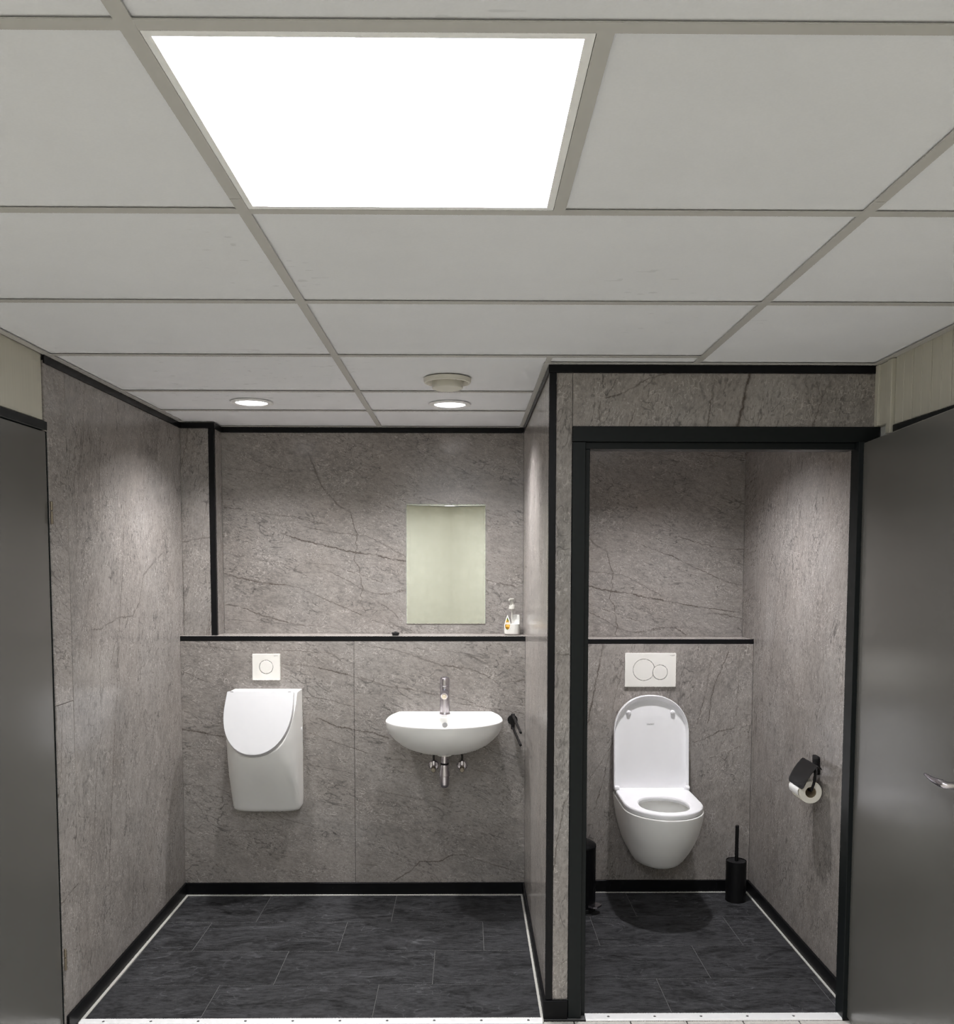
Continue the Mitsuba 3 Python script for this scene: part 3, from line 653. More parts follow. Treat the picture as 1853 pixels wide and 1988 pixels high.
def downlight(c, label, radiance, group=None):
    k = thing('downlight', label, 'downlight', 'recessed ceiling downlights')
    ri = 0.066
    add(k + '__trim_ring', lathe([(ri, 0.004), (ri, -0.0015), (ri + 0.004, -0.004), (0.082, -0.004), (0.0885, -0.0015), (0.0885, 0.0022), (HOLE - 0.002, 0.0022), (HOLE - 0.002, 0.012), (ri, 0.012)], (c[0], c[1], CEIL), n=56, cap=False), 'lamp_white', 35, label='pale trim ring')
    add(k + '__reflector', lathe([(0.036, 0.0625), (0.050, 0.048), (0.060, 0.028), (ri - 0.0005, 0.0115)], (c[0], c[1], CEIL), n=56, cap=False), 'lamp_white', 40, label='white reflector cone')
    add(k + '__lens', dome_lens(c, 0.032, 0.028, CEIL + 0.0620), 'lamp_white', emitter={'type': 'area', 'radiance': rgb(*radiance)}, label='glowing lens')
    add(k + '__housing', lathe([(0.070, 0.013), (0.070, 0.08), (0.0, 0.0805)], (c[0], c[1], CEIL), n=40, cap=False), 'matt_black')


downlight(DL[0], 'round recessed ceiling downlight above the urinal', SPOT)
downlight(DL[1], 'round recessed ceiling downlight above the washbasin', SPOT)
downlight(DLT, 'recessed downlight of the toilet, hidden behind the header wall', SPOT_TOILET)
downlight(DLR, 'recessed downlight behind the viewer that shows in the mirror', SPOT_REAR)


def panel_light(o, label, radiance):
    x0, x1, y0, y1 = o
    k = thing('panel_light', label, 'ceiling light', 'LED ceiling panels')
    zf = CEIL + 0.0005
    fr = sg.box(x0 + 0.0004, y0 + 0.0004, x1 - 0.0004, y1 - 0.0004).difference(sg.box(x0 + 0.0115, y0 + 0.0125, x1 - 0.0135, y1 - 0.0125))
    add(k + '__frame', prism(fr, (0, 0, zf), X, Y, 0.012), 'lamp_white', label='slim white frame')
    v = [(x0 + 0.0115, y0 + 0.0125, zf + 0.002), (x0 + 0.0115, y1 - 0.0125, zf + 0.002), (x1 - 0.0135, y1 - 0.0125, zf + 0.002), (x1 - 0.0135, y0 + 0.0125, zf + 0.002)]
    add(k + '__diffuser', mesh(v, [[0, 1, 2], [0, 2, 3]]), 'lamp_white', emitter={'type': 'area', 'radiance': rgb(*radiance)}, label='glowing white diffuser')
    add(k + '__back', box(x0 + 0.002, x1 - 0.002, y0 + 0.002, y1 - 0.002, zf + 0.0125, zf + 0.018), 'lamp_white')


panel_light(LAMP, 'large square LED ceiling panel glowing white at the top of the photo', PANEL)
panel_light(LAMP2, 'square LED ceiling panel behind the viewer', PANEL_REAR)

# air valve in the ceiling
k = thing('air_valve', 'round off-white extract air valve in the ceiling beside the downlight above the washbasin', 'air vent')
vc = (-0.071, 3.338, CEIL)
add(k + '__flange', lathe([(0.080, 0.002), (0.086, 0.0), (0.086, -0.011), (0.083, -0.0155), (0.078, -0.0165), (0.070, -0.0115), (0.064, -0.002), (0.062, 0.002)], vc, n=60, cap=False), 'valve_white', 35, label='flared ring')
add(k + '__disc', lathe([(0.0, 0.002), (0.05, 0.002), (0.0545, -0.004), (0.0565, -0.029), (0.0550, -0.0345), (0.048, -0.0375), (0.0, -0.0380)], vc, n=60, cap=False), 'valve_white', 35, label='round centre disc')
add(k + '__duct', lathe([(0.062, 0.002), (0.062, 0.0024), (0.0, 0.0024)], vc, n=40, cap=False), 'matt_black')

# ------------------------------------------------------------------ mirror, ledge objects
k = thing('mirror', 'frameless upright mirror on the upper back wall above the washbasin', 'mirror')
mx0, mx1, mz0, mz1 = -0.3000, 0.0930, 1.3055, 1.8976
add(k + '__silvering', mesh([(mx0 + .0014, YU - 0.0052, mz0 + .0014), (mx1 - .0014, YU - 0.0052, mz0 + .0014), (mx1 - .0014, YU - 0.0052, mz1 - .0014), (mx0 + .0014, YU - 0.0052, mz1 - .0014)], [[0, 1, 2], [0, 2, 3]]), 'mirror_glass', label='reflecting face')
add(k + '__glass_edge', box(mx0, mx1, YU - 0.0050, YU - 0.0002, mz0, mz1, 0.0012), 'glass_edge', label='pale ground glass edge')

# soap dispenser, turned a little to the left
k = thing('soap_dispenser', 'clear pump bottle half full of white soap standing at the right end of the ledge', 'soap dispenser')
sb = np.array([0.2200, 4.392, LEDGE])
an = math.radians(-14)
sx, sy = np.array([math.cos(an), math.sin(an), 0]), np.array([-math.sin(an), math.cos(an), 0])


def oval(hw, hd, z, n=48, e=2.8):
    a = np.arange(n) * 2 * PI / n
    c, s_ = np.cos(a), np.sin(a)
    return sb + (np.sign(c) * np.abs(c) ** (2 / e) * hw)[:, None] * sx + (np.sign(s_) * np.abs(s_) ** (2 / e) * hd)[:, None] * sy + np.array([0, 0, z])


outer = [(0.033, 0.021, 0.0004), (0.0375, 0.0255, 0.004), (0.0385, 0.0265, 0.010), (0.0385, 0.0265, 0.088), (0.0375, 0.0255, 0.099), (0.033, 0.0225, 0.109), (0.024, 0.018, 0.117), (0.0155, 0.0135, 0.122), (0.0135, 0.0130, 0.125), (0.0135, 0.0130, 0.130)]
add(k + '__bottle', fan_loft([oval(*q) for q in outer]), 'clear_plastic', True, label='clear plastic bottle')
add(k + '__soap_filling', fan_loft([oval(a - 0.0012, b - 0.0012, z) for a, b, z in [(0.032, 0.020, 0.0016), (0.0370, 0.0250, 0.005), (0.0385, 0.0265, 0.011), (0.0385, 0.0265, 0.0540)]]), 'soap', 50, label='white liquid soap')
add(k + '__dip_tube', rod(sb + [0, 0, 0.052], sb + [0, 0, 0.126], 0.0028, 12), 'pump')
add(k + '__collar', lathe([(0.0135, 0.1262), (0.0150, 0.1275), (0.0150, 0.1455), (0.0140, 0.147), (0.0085, 0.1475), (0.0085, 0.153)], sb, n=32), 'pump', 35, label='ribbed collar')
head = cat(lathe([(0.0062, 0.1525), (0.0062, 0.168), (0.0105, 0.1715), (0.0115, 0.176), (0.0100, 0.1785)], sb, n=28), tube([sb + [0, 0, 0.1735], sb - sy * 0.014 - sx * 0.004 + [0, 0, 0.1745], sb - sy * 0.030 - sx * 0.009 + [0, 0, 0.1715]], [0.0062, 0.0058, 0.0045], 14))
add(k + '__pump_head', head, 'pump', 40, label='pump head with nozzle')


def drop(h, w, n=40):
    t = np.linspace(0, 1, n)
    # teardrop: pointed top, round bottom
    a = np.linspace(0, 2 * PI, 2 * n, endpoint=False)
    px = w / 2 * np.sin(a) * np.sin(a / 2) ** 1.3
    pz = h / 2 * np.cos(a)
    return px, pz


px, pz = drop(0.076, 0.0430)
front = -0.0272
for (sc_, off, m_, nm, lb) in ((1.0, 0.0, 'label_white', 'label_border', 'white teardrop label'), (0.80, -0.0005, 'label_print', 'label_print', 'fruit print on the label')):
    cx_, cz_ = -0.0165, 0.0625 - (0.0045 if sc_ < 1 else 0)
    # the label follows the bottle's rounded front
    pts = np.stack([px * sc_ + cx_, pz * sc_ + cz_], 1)
    q = np.vstack([[cx_, cz_ - 0.008], pts])
    e = 2.8
    dep = 0.0268 * np.clip(1 - np.abs(q[:, 0] / 0.0392) ** e, 0.02, 1) ** (1 / e) + 0.0004 - off
    v = sb + q[:, :1] * sx - dep[:, None] * sy + np.stack([q[:, 0] * 0, q[:, 0] * 0, q[:, 1]], 1)
    n_ = len(pts)
    f = [[0, 1 + i, 1 + (i + 1) % n_] for i in range(n_)]
    uvl = np.stack([(q[:, 0] - cx_) / 0.043 + 0.5, (q[:, 1] - cz_) / 0.076 + 0.5], 1)
    add(k + '__bottle__' + nm, mesh(v, f), m_, uv=uvl, label=lb)
q = np.array([(-0.006, 0.050), (0.034, 0.050), (0.034, 0.099), (-0.006, 0.099)])
v = sb + q[:, :1] * sx + 0.0262 * sy * 0.80 + np.stack([q[:, 0] * 0, q[:, 0] * 0, q[:, 1]], 1)
add(k + '__bottle__back_label', mesh(v, [[0, 1, 2], [0, 2, 3]]), 'label_white', label='white label on the back seen through the bottle')

k = thing('sink_plug', 'small black rubber sink plug lying on the ledge to the left of the mirror', 'sink plug')
pc = np.array([-0.3440, 4.345, LEDGE + 0.0007])
add(k + '__plug_body', lathe([(0.0145, 0), (0.0150, 0.001), (0.0178, 0.010), (0.0182, 0.0105), (0.0182, 0.0135), (0.0172, 0.0145), (0.006, 0.0147), (0.005, 0.018), (0.0035, 0.0190)], pc, n=32), 'rubber', 35)
add(k + '__ring', tube([pc + [0.0055 * math.cos(t) + 0.003, 0, 0.0205 + 0.0055 * math.sin(t)] for t in np.linspace(0, 2 * PI, 20)], 0.0009, 8), 'chrome', True, label='small chrome ring')

# ------------------------------------------------------------------ flush plates
def lettering(key, text, x, y, z, h, mat='print_grey'):
    t = meshkit.text_mesh(text, h, 0.0004)
    A = np.array([[1, 0, 0, x], [0, 0, -1, y], [0, 1, 0, z], [0, 0, 0, 1.0]])
    t.apply_transform(A)
    add(key, t, mat, label='tiny grey maker lettering')


def disc_y(cx, cz, r, y0, y1, n=56, b=0.0012):
    """A round button standing out of a plate towards -y."""
    return lathe([(r, 0.0), (r, y0 - y1 - b), (r - b, y0 - y1)], (cx, y0, cz), (0, -1, 0), n)


k = thing('urinal_flush_plate', 'small square white flush plate with one round button above the urinal', 'flush plate')
fx, fz = -0.9565, 1.1118
circ = sg.Point(0, 0).buffer(0.0334, 40)
sq = sg.box(-0.0655, -0.0630, 0.0655, 0.0630)
add(k + '__plate', prism(sq.difference(circ), (fx, YB - 0.0002, fz), X, Z, 0.0110), 'plate_white')
add(k + '__groove', disc_y(fx, fz, 0.0334, YB - 0.0003, YB - 0.0080), 'plate_gap', label='dark joint around the button')
add(k + '__button', disc_y(fx, fz, 0.0312, YB - 0.0081, YB - 0.0116), 'plate_white', 40, label='round push button')
lettering(k + '__plate__lettering', 'GEBERIT', fx + 0.0330, YB - 0.0112, fz + 0.0510, 0.0042)
k = thing('toilet_flush_plate', 'white flush plate with a large and a small round button above the toilet', 'flush plate')
fx, fz = 0.8848, 1.0945
big, small = (-0.0318, 0.0012, 0.0530), (0.0468, -0.0110, 0.0368)
hole = sg.Point(big[:2]).buffer(big[2], 48).union(sg.Point(small[:2]).buffer(small[2], 40))
rect = sg.box(-0.1230 + 0.003, -0.0815 + 0.003, 0.1230 - 0.003, 0.0815 - 0.003).buffer(0.003, 4)
add(k + '__plate', cat(prism(rect.difference(hole), (fx, YTB - 0.0002, fz), X, Z, 0.0110), prism(rect.buffer(-0.002).difference(hole), (fx, YTB - 0.0111, fz), X, Z, 0.0012)), 'plate_white')
add(k + '__groove', prism(hole.buffer(0.0005), (fx, YTB - 0.0003, fz), X, Z, 0.0070), 'plate_gap', label='dark joint around the buttons')
add(k + '__large_button', prism(sg.Point(big[:2]).buffer(big[2] - 0.0022, 48).difference(sg.Point(small[:2]).buffer(small[2] + 0.0002, 40)), (fx, YTB - 0.0074, fz), X, Z, 0.0046), 'plate_white', label='large round button')
add(k + '__small_button', disc_y(fx + small[0], fz + small[1], small[2] - 0.0022, YTB - 0.0074, YTB - 0.0132), 'plate_white', 40, label='small round button')
lettering(k + '__plate__lettering', 'GEBERIT', fx + 0.0910, YTB - 0.0124, fz + 0.0680, 0.0042)

# ------------------------------------------------------------------ urinal with lid
k = thing('urinal', 'white wall urinal with a closed lid, left of the washbasin', 'urinal')
UX, UZ0, UZ1 = -0.9490, 0.4200, 1.0060
NU = 96


def uring(z, inset=0.0):
    t = np.clip((z - 0.45) / 0.32, 0, 1)
    hw = np.interp(z, [0.42, 0.50, 0.80, 1.01], [0.1590, 0.1610, 0.1615, 0.1600]) - inset
    s_ = np.interp(z, [0.42, 0.60, 0.80, 1.01], [0.035, 0.085, 0.120, 0.130]) - inset
    d_ = np.interp(z, [0.42, 0.47, 0.54, 0.62, 0.70, 0.76, 0.80, 1.01], [0.095, 0.120, 0.165, 0.222, 0.278, 0.312, 0.325, 0.335]) - inset
    e = np.interp(z, [0.42, 0.60, 0.76, 1.01], [3.6, 3.0, 2.25, 2.2])
    m_ = NU // 2
    a = np.linspace(0, PI, m_)
    x = np.sign(np.cos(a)) * np.abs(np.cos(a)) ** (2 / e) * hw
    y = s_ + (d_ - s_) * np.abs(np.sin(a)) ** (2 / e)
    side = np.linspace(0, 1, NU // 6 + 1)[:-1]
    back = np.linspace(0, 1, NU - m_ - 2 * (NU // 6) + 1)[:-1]
    left = np.stack([-hw + 0 * side, s_ * (1 - side)], 1)
    bk = np.stack([-hw + 2 * hw * back, 0 * back + 0.0], 1)
    right = np.stack([hw + 0 * side, s_ * side], 1)
    r = np.vstack([np.stack([x, y], 1), left, bk, right])
    return np.stack([UX + r[:, 0], YB - 0.0006 - np.maximum(r[:, 1], 0), 0 * r[:, 0] + z], 1)


zs = np.concatenate([[0.4310, 0.4325, 0.437, 0.445], np.linspace(0.455, UZ1, 40)])
ins = np.concatenate([[0.026, 0.016, 0.007, 0.002], np.zeros(40)])
body = fan_loft([uring(z, i) for z, i in zip(zs, ins)])
man = m3.Manifold(m3.Mesh(np.asarray(body.vertices, np.float32), np.asarray(body.faces, np.uint32)))
if man.volume() < 0:
    body.invert()
    man = m3.Manifold(m3.Mesh(np.asarray(body.vertices, np.float32), np.asarray(body.faces, np.uint32)))
# the sloping rim plane: from (depth 0.140, z 0.998) to (depth 0.318, z 0.742)
p_top, p_bot = np.array([0.128, 1.000]), np.array([0.3020, 0.742])
dl = (p_bot - p_top) / np.linalg.norm(p_bot - p_top)
nl = np.array([-dl[1], dl[0]])                                   # outwards (towards the viewer, up)
nl = nl if nl[0] > 0 else -nl
n3 = np.array([0, -nl[0], nl[1]])
o3 = np.array([UX - 0.0035, YB - p_top[0], p_top[1]])
man = man.trim_by_plane((-n3).tolist(), float(np.dot(-n3, o3)))
add(k + '__body', man, 'ceramic', 42, label='white ceramic body')
# lid: D-shaped plate lying on the rim plane
LL = np.linalg.norm(p_bot - p_top) + 0.006
aa = np.linspace(0, PI, 60)
hwl, st = 0.1570, 0.085
pl = [(-hwl + 0.003, 0.0), (hwl - 0.003, 0.0)] + [(hwl * math.copysign(abs(math.cos(a)) ** 0.93, math.cos(a)), -(st + (LL - st) * math.sin(a) ** 0.93)) for a in aa]
lid2 = sg.Polygon(pl).buffer(-0.004).buffer(0.004)
Vl = np.array([0, dl[0], -dl[1]])                                # up along the lid
lo = o3 + n3 * 0.0015

rings = []
for off, ht in ((0.003, 0.0), (0.0, 0.003), (0.0, 0.0255), (0.0015, 0.0285), (0.005, 0.0300)):
    r = np.array(lid2.buffer(-off).exterior.coords)[:-1]
    ls = sg.LinearRing(r)
    start = ls.project(sg.Point(0, 10))
    rs = np.array([ls.interpolate((start + q * ls.length / 120) % ls.length).coords[0] for q in range(120)])
    rings.append(lo + rs[:, :1] * X + rs[:, 1:2] * Vl + n3 * ht)
add(k + '__lid', fan_loft(rings), 'lid_white', 38, label='closed white lid')
for sxx in (-1, 1):
    c = lo + X * (sxx * 0.1325 + 0.002) - Vl * 0.006 + n3 * 0.0300
    add(k + '__lid__hinge_cap', cat(box(-0.0068, 0.0068, -0.0018, 0.0018, 0, 0.0009, 0.0004).apply_transform(np.array([[1, 0, 0, c[0]], [0, Vl[1], n3[1], c[1]], [0, Vl[2], n3[2], c[2]], [0, 0, 0, 1.0]]))), 'print_grey', label='small grey hinge slot')
add(k + '__side_cap', lathe([(0.010, 0), (0.010, 0.002), (0.008, 0.004)], (UX + 0.1612, YB - 0.032, 0.818), X, 24), 'seat_white', 30, label='white screw cap on the side')

# ------------------------------------------------------------------ washbasin
k = thing('washbasin', 'white ceramic half-oval washbasin hung on the back wall under the mirror', 'washbasin')
WX, WZ = -0.1020, 0.8970
NB = 120


def basin_outer(q=1.0, dy=0.0):
    a = np.linspace(0, PI, 73)
    fr = np.stack([0.2660 * np.cos(a), 0.235 + 0.2200 * np.sin(a)], 1)
    t = np.linspace(0, 1, 14)[1:]
    lf = np.stack([-(0.2660 - 0.044 * t ** 2.2), 0.235 * (1 - t)], 1)
    bk = np.stack([np.linspace(-0.222, 0.222, 22)[1:], np.zeros(21)], 1)
    rt = np.stack([0.222 + 0.044 * (1 - (1 - t) ** 2.2), 0.235 * t], 1)[:-1]
    return np.vstack([fr, lf, bk, rt])


def resample(c, n=NB):
    """n points, evenly by angle around (0, 0.25), starting at the right."""
    c = np.asarray(c) - [0, 0.25]
    r = sg.LinearRing(c)
    out = []
    for a in np.arange(n) * 2 * PI / n:
        ray = sg.LineString([(0, 0), (math.cos(a), math.sin(a))])
        p = ray.intersection(r)
        p = p.geoms[0] if hasattr(p, 'geoms') else p
        out.append((p.x, p.y + 0.25))
    return np.array(out)


bo = resample(basin_outer())
a = np.linspace(0, 2 * PI, 240, endpoint=False)
ca_, sa_ = np.cos(a), np.sin(a)
ex = np.where(sa_ > 0, 2.0, 4.5)
inn = np.stack([0.2440 * np.sign(ca_) * np.abs(ca_) ** (2 / ex), 0.250 + np.where(sa_ > 0, 0.1840, 0.100) * np.sign(sa_) * np.abs(sa_) ** (2 / ex)], 1)
bi = resample(inn)
cd = np.array([0.0, 0.205])                                      # drain


def bring(c, q, z, qy=None):
    qy = q if qy is None else qy
    r = (c - cd) * [q, qy] + cd
    r[:, 1] = np.maximum(r[:, 1], 0.0006)
    return np.stack([WX + r[:, 0], YB - r[:, 1], 0 * r[:, 0] + z], 1)


rings = [bring(bo, q, z, qy) for q, qy, z in ((0.12, 0.14, 0.7400), (0.29, 0.31, 0.7430), (0.46, 0.48, 0.7525), (0.62, 0.635, 0.7680), (0.755, 0.77, 0.7890), (0.865, 0.875, 0.8150), (0.945, 0.95, 0.8400), (0.985, 0.985, 0.8680), (0.998, 0.998, 0.8880), (1.0, 1.0, 0.8930), (0.996, 0.996, 0.8962), (0.988, 0.988, 0.8972))]
rings += [bring(bi, q, z) for q, z in ((1.03, 0.8972), (1.005, 0.8965), (0.985, 0.8930), (0.97, 0.8850), (0.945, 0.8650), (0.90, 0.8420), (0.80, 0.8150), (0.62, 0.7880), (0.40, 0.7740), (0.20, 0.7660), (0.09, 0.7630))]
add(k + '__basin', fan_loft(rings), 'ceramic', 50)
add(k + '__basin__overflow', lathe([(0.0118, -0.002), (0.0118, 0.003), (0.009, 0.0045), (0.004, 0.0048)], (WX + 0.0010, YB - 0.1735, 0.8610), (0, -1, 0.25), 28), 'print_grey', 35, label='round grey overflow cap')
add(k + '__drain_collar', lathe([(0.030, 0.004), (0.0330, 0.0), (0.0335, -0.006), (0.0320, -0.0125), (0.018, -0.013)], (WX, YB - 0.205, 0.7390), n=36), 'ceramic', 35, label='collar under the basin')

k = thing('faucet', 'chrome pillar tap with a push button standing on the rim of the washbasin', 'tap')
fc = np.array([WX - 0.0015, YB - 0.085, WZ + 0.0003])
add(k + '__column', lathe([(0.0245, 0.0), (0.0250, 0.003), (0.0232, 0.0065), (0.0222, 0.012), (0.0218, 0.060), (0.0218, 0.1340), (0.0205, 0.1358)], fc, n=40), 'chrome', 35, label='chrome pillar')
add(k + '__push_button', lathe([(0.0195, 0.1360), (0.0195, 0.1385), (0.0222, 0.1400), (0.0222, 0.1640), (0.0212, 0.1700), (0.0175, 0.1742), (0.0110, 0.1765)], fc, n=40), 'chrome', 35, label='chrome push button')
sp = spline([fc + [0, -0.010, 0.104], fc + [0, -0.045, 0.1080], fc + [0, -0.080, 0.1070], fc + [0, -0.104, 0.0990]], 8)
add(k + '__spout', tube(sp, np.linspace(0.0170, 0.0155, len(sp)), 28), 'chrome', 45, label='short downward spout')
add(k + '__spout__aerator', lathe([(0.0118, 0), (0.0118, 0.003), (0.009, 0.0035)], sp[-1] + np.array([0, -0.0005, -0.0004]), (0, -0.886, -0.46), 24), 'steel', 30, label='aerator ring')

k = thing('bottle_trap', 'chrome bottle trap under the washbasin', 'trap')
tc = np.array([WX, YB - 0.205, 0.0])
add(k + '__tailpiece', lathe([(0.0152, 0.6790), (0.0152, 0.7255)], tc, n=32), 'chrome', 30)
add(k + '__nut', lathe([(0.0155, 0.6835), (0.0192, 0.6840), (0.0192, 0.6905), (0.0158, 0.6915)], tc, n=32), 'rubber', 30, label='dark sealing ring')
add(k + '__body', lathe([(0.0165, 0.6832), (0.0182, 0.6790), (0.0245, 0.6390), (0.0250, 0.6330), (0.0240, 0.6320)], tc, n=36), 'chrome', 30)
add(k + '__cup', lathe([(0.0215, 0.6318), (0.0215, 0.6150), (0.0208, 0.5930), (0.0175, 0.5820), (0.0100, 0.5765), (0.002, 0.5755)], tc, n=36), 'chrome', 40, label='rounded cup')
add(k + '__outlet_pipe', rod(tc + [0, 0.015, 0.658], (WX, YB - 0.0003, 0.658), 0.0145, 24), 'chrome', 30)
for sxx, lb in ((-1, 'left'), (1, 'right')):
    ax = WX - 0.0558 + (0 if sxx < 0 else 0.1355) + 0.0
    ax = -0.1578 if sxx < 0 else -0.0224
    az = 0.6350
    k = thing('angle_valve', f'chrome angle valve on the wall to the {lb} of the bottle trap', 'valve', 'angle valves under the washbasin')
    add(k + '__rosette', lathe([(0.0250, 0.0003), (0.0250, 0.003), (0.0200, 0.009), (0.0120, 0.011)], (ax, YB, az), (0, -1, 0), 36), 'chrome', 35)
    add(k + '__valve_body', cat(rod((ax, YB - 0.010, az), (ax, YB - 0.046, az), 0.0090, 20, 0.001), rod((ax, YB - 0.036, az), (ax, YB - 0.036, az + 0.030), 0.0080, 6, 0.001)), 'chrome', 35)
    add(k + '__knob', rod((ax, YB - 0.047, az - 0.002), (ax, YB - 0.076, az - 0.009), 0.0112, 18, 0.003), 'steel', 35, label='grey turning knob')
    hl = (f'dark flexible supply hose from the {lb} angle valve up to the basin')
    tx_ = WX + (0.035 if sxx > 0 else -0.035)
    hp_ = spline([(ax, YB - 0.036, az + 0.0305), (ax, YB - 0.036, az + 0.055), ((ax * 0.7 + tx_ * 0.3), YB - 0.044, az + 0.085), (tx_, YB - 0.070, 0.716)], 8)
    add('supply_hose', tube(hp_, 0.0043, 12), 'hose', True, label=hl, category='hose', group='supply hoses under the washbasin')

# ------------------------------------------------------------------ towel rail
k = thing('towel_rail', 'black swivel towel rail with two arms, right of the washbasin', 'towel rail')
wx_, wz_ = 0.2200, 0.8560
add(k + '__wall_disc', lathe([(0.0240, 0.0003), (0.0240, 0.006), (0.0228, 0.0075)], (wx_, YB, wz_), (0, -1, 0), 36), 'matt_black', 35)
add(k + '__post', cat(rod((wx_, YB - 0.007, wz_), (wx_, YB - 0.042, wz_), 0.0085, 20), rod((wx_, YB - 0.042, wz_ - 0.038), (wx_, YB - 0.042, wz_ + 0.036), 0.0085, 24, 0.001)), 'matt_black', 35)
for za, L_, dx_ in ((wz_ + 0.0285, 0.435, 0.0105), (wz_ - 0.0295, 0.415, 0.0115)):
    add(k + '__arm', rod((wx_, YB - 0.050, za), (wx_ + dx_, YB - 0.050 - L_, za - 0.0005), 0.0058, 20, 0.001), 'matt_black', 35, label='round black arm')

# ------------------------------------------------------------------ toilet
k = thing('toilet', 'white wall-hung toilet with its lid open and its seat down', 'toilet')
CX, RIM = 0.8850, 0.5040
NT = 112


def dshape(hw, d0, d1, s_, n=NT, e=2.0):
    """D outline: straight sides from depth d0 to s_, rounded front to d1."""
    a = np.linspace(0, PI, 64)
    fr = np.stack([hw * np.sign(np.cos(a)) * np.abs(np.cos(a)) ** (2 / e), s_ + (d1 - s_) * np.abs(np.sin(a)) ** (2 / e)], 1)
    rb = min(0.03, hw * 0.3)
    t = np.linspace(0, PI / 2, 8)
    lf = np.stack([-hw + rb * (1 - np.cos(t)), d0 + rb * (1 - np.sin(t))], 1)
    rt = np.stack([hw - rb * (1 - np.cos(t[::-1])), d0 + rb * (1 - np.sin(t[::-1]))], 1)
    r = sg.LinearRing(np.vstack([fr, lf, rt]))
    c = np.array([0, (d0 + d1) / 2 + 0.02])
    out = []
    for q in np.arange(n) * 2 * PI / n:
        p = sg.LineString([c, c + [math.cos(q), math.sin(q)]]).intersection(r)
        p = p.geoms[0] if hasattr(p, 'geoms') else p
        out.append((p.x, p.y))
    return np.array(out)


def tring(o, z, cx=None):
    cx = CX if cx is None else cx
    return np.stack([cx + o[:, 0], YTB - np.maximum(o[:, 1], 0.0006), 0 * o[:, 0] + z], 1)


lv = [(0.000, 0.060, 0.000, 0.315, 0.19), (0.004, 0.088, 0.000, 0.348, 0.20), (0.014, 0.108, 0.000, 0.368, 0.21), (0.035, 0.122, 0.000, 0.388, 0.225), (0.070, 0.1370, 0.0, 0.420, 0.25), (0.115, 0.1520, 0.0, 0.456, 0.275), (0.165, 0.1650, 0.0, 0.490, 0.30), (0.215, 0.1730, 0.0, 0.514, 0.315), (0.255, 0.1775, 0.0, 0.527, 0.325), (0.2720, 0.1785, 0.0, 0.5305, 0.325), (0.2755, 0.1780, 0.0, 0.530, 0.325), (0.2770, 0.1760, 0.0, 0.528, 0.325)]
rings = [tring(dshape(hw, d0, d1, s_), 0.2270 + z) for z, hw, d0, d1, s_ in lv]


def ovalring(hw, hd, yc, z, e=2.15):
    q = np.arange(NT) * 2 * PI / NT
    c, s_ = np.cos(q), np.sin(q)
    return np.stack([CX + hw * np.sign(c) * np.abs(c) ** (2 / e), YTB - yc - hd * np.sign(s_) * np.abs(s_) ** (2 / e), 0 * q + z], 1)


rings += [ovalring(0.150, 0.185, 0.325, RIM), ovalring(0.145, 0.180, 0.325, RIM - 0.003), ovalring(0.143, 0.178, 0.325, RIM - 0.02), ovalring(0.137, 0.170, 0.322, RIM - 0.06), ovalring(0.122, 0.150, 0.310, RIM - 0.10), ovalring(0.095, 0.118, 0.290, RIM - 0.14), ovalring(0.065, 0.085, 0.265, RIM - 0.175), ovalring(0.05, 0.065, 0.25, RIM - 0.20)]
add(k + '__bowl', fan_loft(rings), 'ceramic', 50, label='white ceramic bowl')
# seat: flat ring with an oval hole
SZ0, SZ1 = RIM + 0.003, 0.5290
so = [(dshape(0.1735, 0.075, 0.5240, 0.315), SZ0), (dshape(0.1765, 0.072, 0.5270, 0.315), SZ0 + 0.004), (dshape(0.1765, 0.072, 0.5270, 0.315), SZ1 - 0.006), (dshape(0.1740, 0.0745, 0.5245, 0.315), SZ1 - 0.0015), (dshape(0.1690, 0.0795, 0.5195, 0.315), SZ1)]
rings = [tring(o, z) for o, z in so] + [ovalring(0.1180, 0.1420, 0.3440, SZ1 - 0.0005), ovalring(0.1125, 0.1365, 0.3440, SZ1 - 0.004), ovalring(0.1100, 0.1340, 0.3440, SZ1 - 0.012), ovalring(0.1130, 0.1370, 0.3440, SZ0), tring(so[0][0], SZ0)]
add(k + '__seat', fan_loft(rings, False, False), 'seat_white', 45, label='white seat ring')
# lid: shallow dish standing upright behind the seat
hinge_z, top_z = 0.5270, 0.9740


def lidring(hw, top, bot, d, e=2.15):
    """Upright D outline (round top) at depth d from the wall; the lid leans slightly back."""
    s_ = top - hw * 1.02
    a = np.linspace(0, PI, 64)
    arc = np.stack([hw * np.sign(np.cos(a)) * np.abs(np.cos(a)) ** (2 / e), s_ + (top - s_) * np.abs(np.sin(a)) ** (2 / e)], 1)
    t = np.linspace(0, 1, 25)[1:]
    lf = np.stack([-hw + 0 * t, s_ + (bot - s_) * t], 1)
    bt = np.stack([-hw + 2 * hw * t, bot + 0 * t], 1)
    rt = np.stack([hw + 0 * t, bot + (s_ - bot) * t], 1)[:-1]
    r = np.vstack([arc, lf, bt, rt])
    dep = d - 0.030 * (r[:, 1] - hinge_z) / 0.45
    return np.stack([CX + r[:, 0], YTB - np.maximum(dep, 0.0008), r[:, 1]], 1)


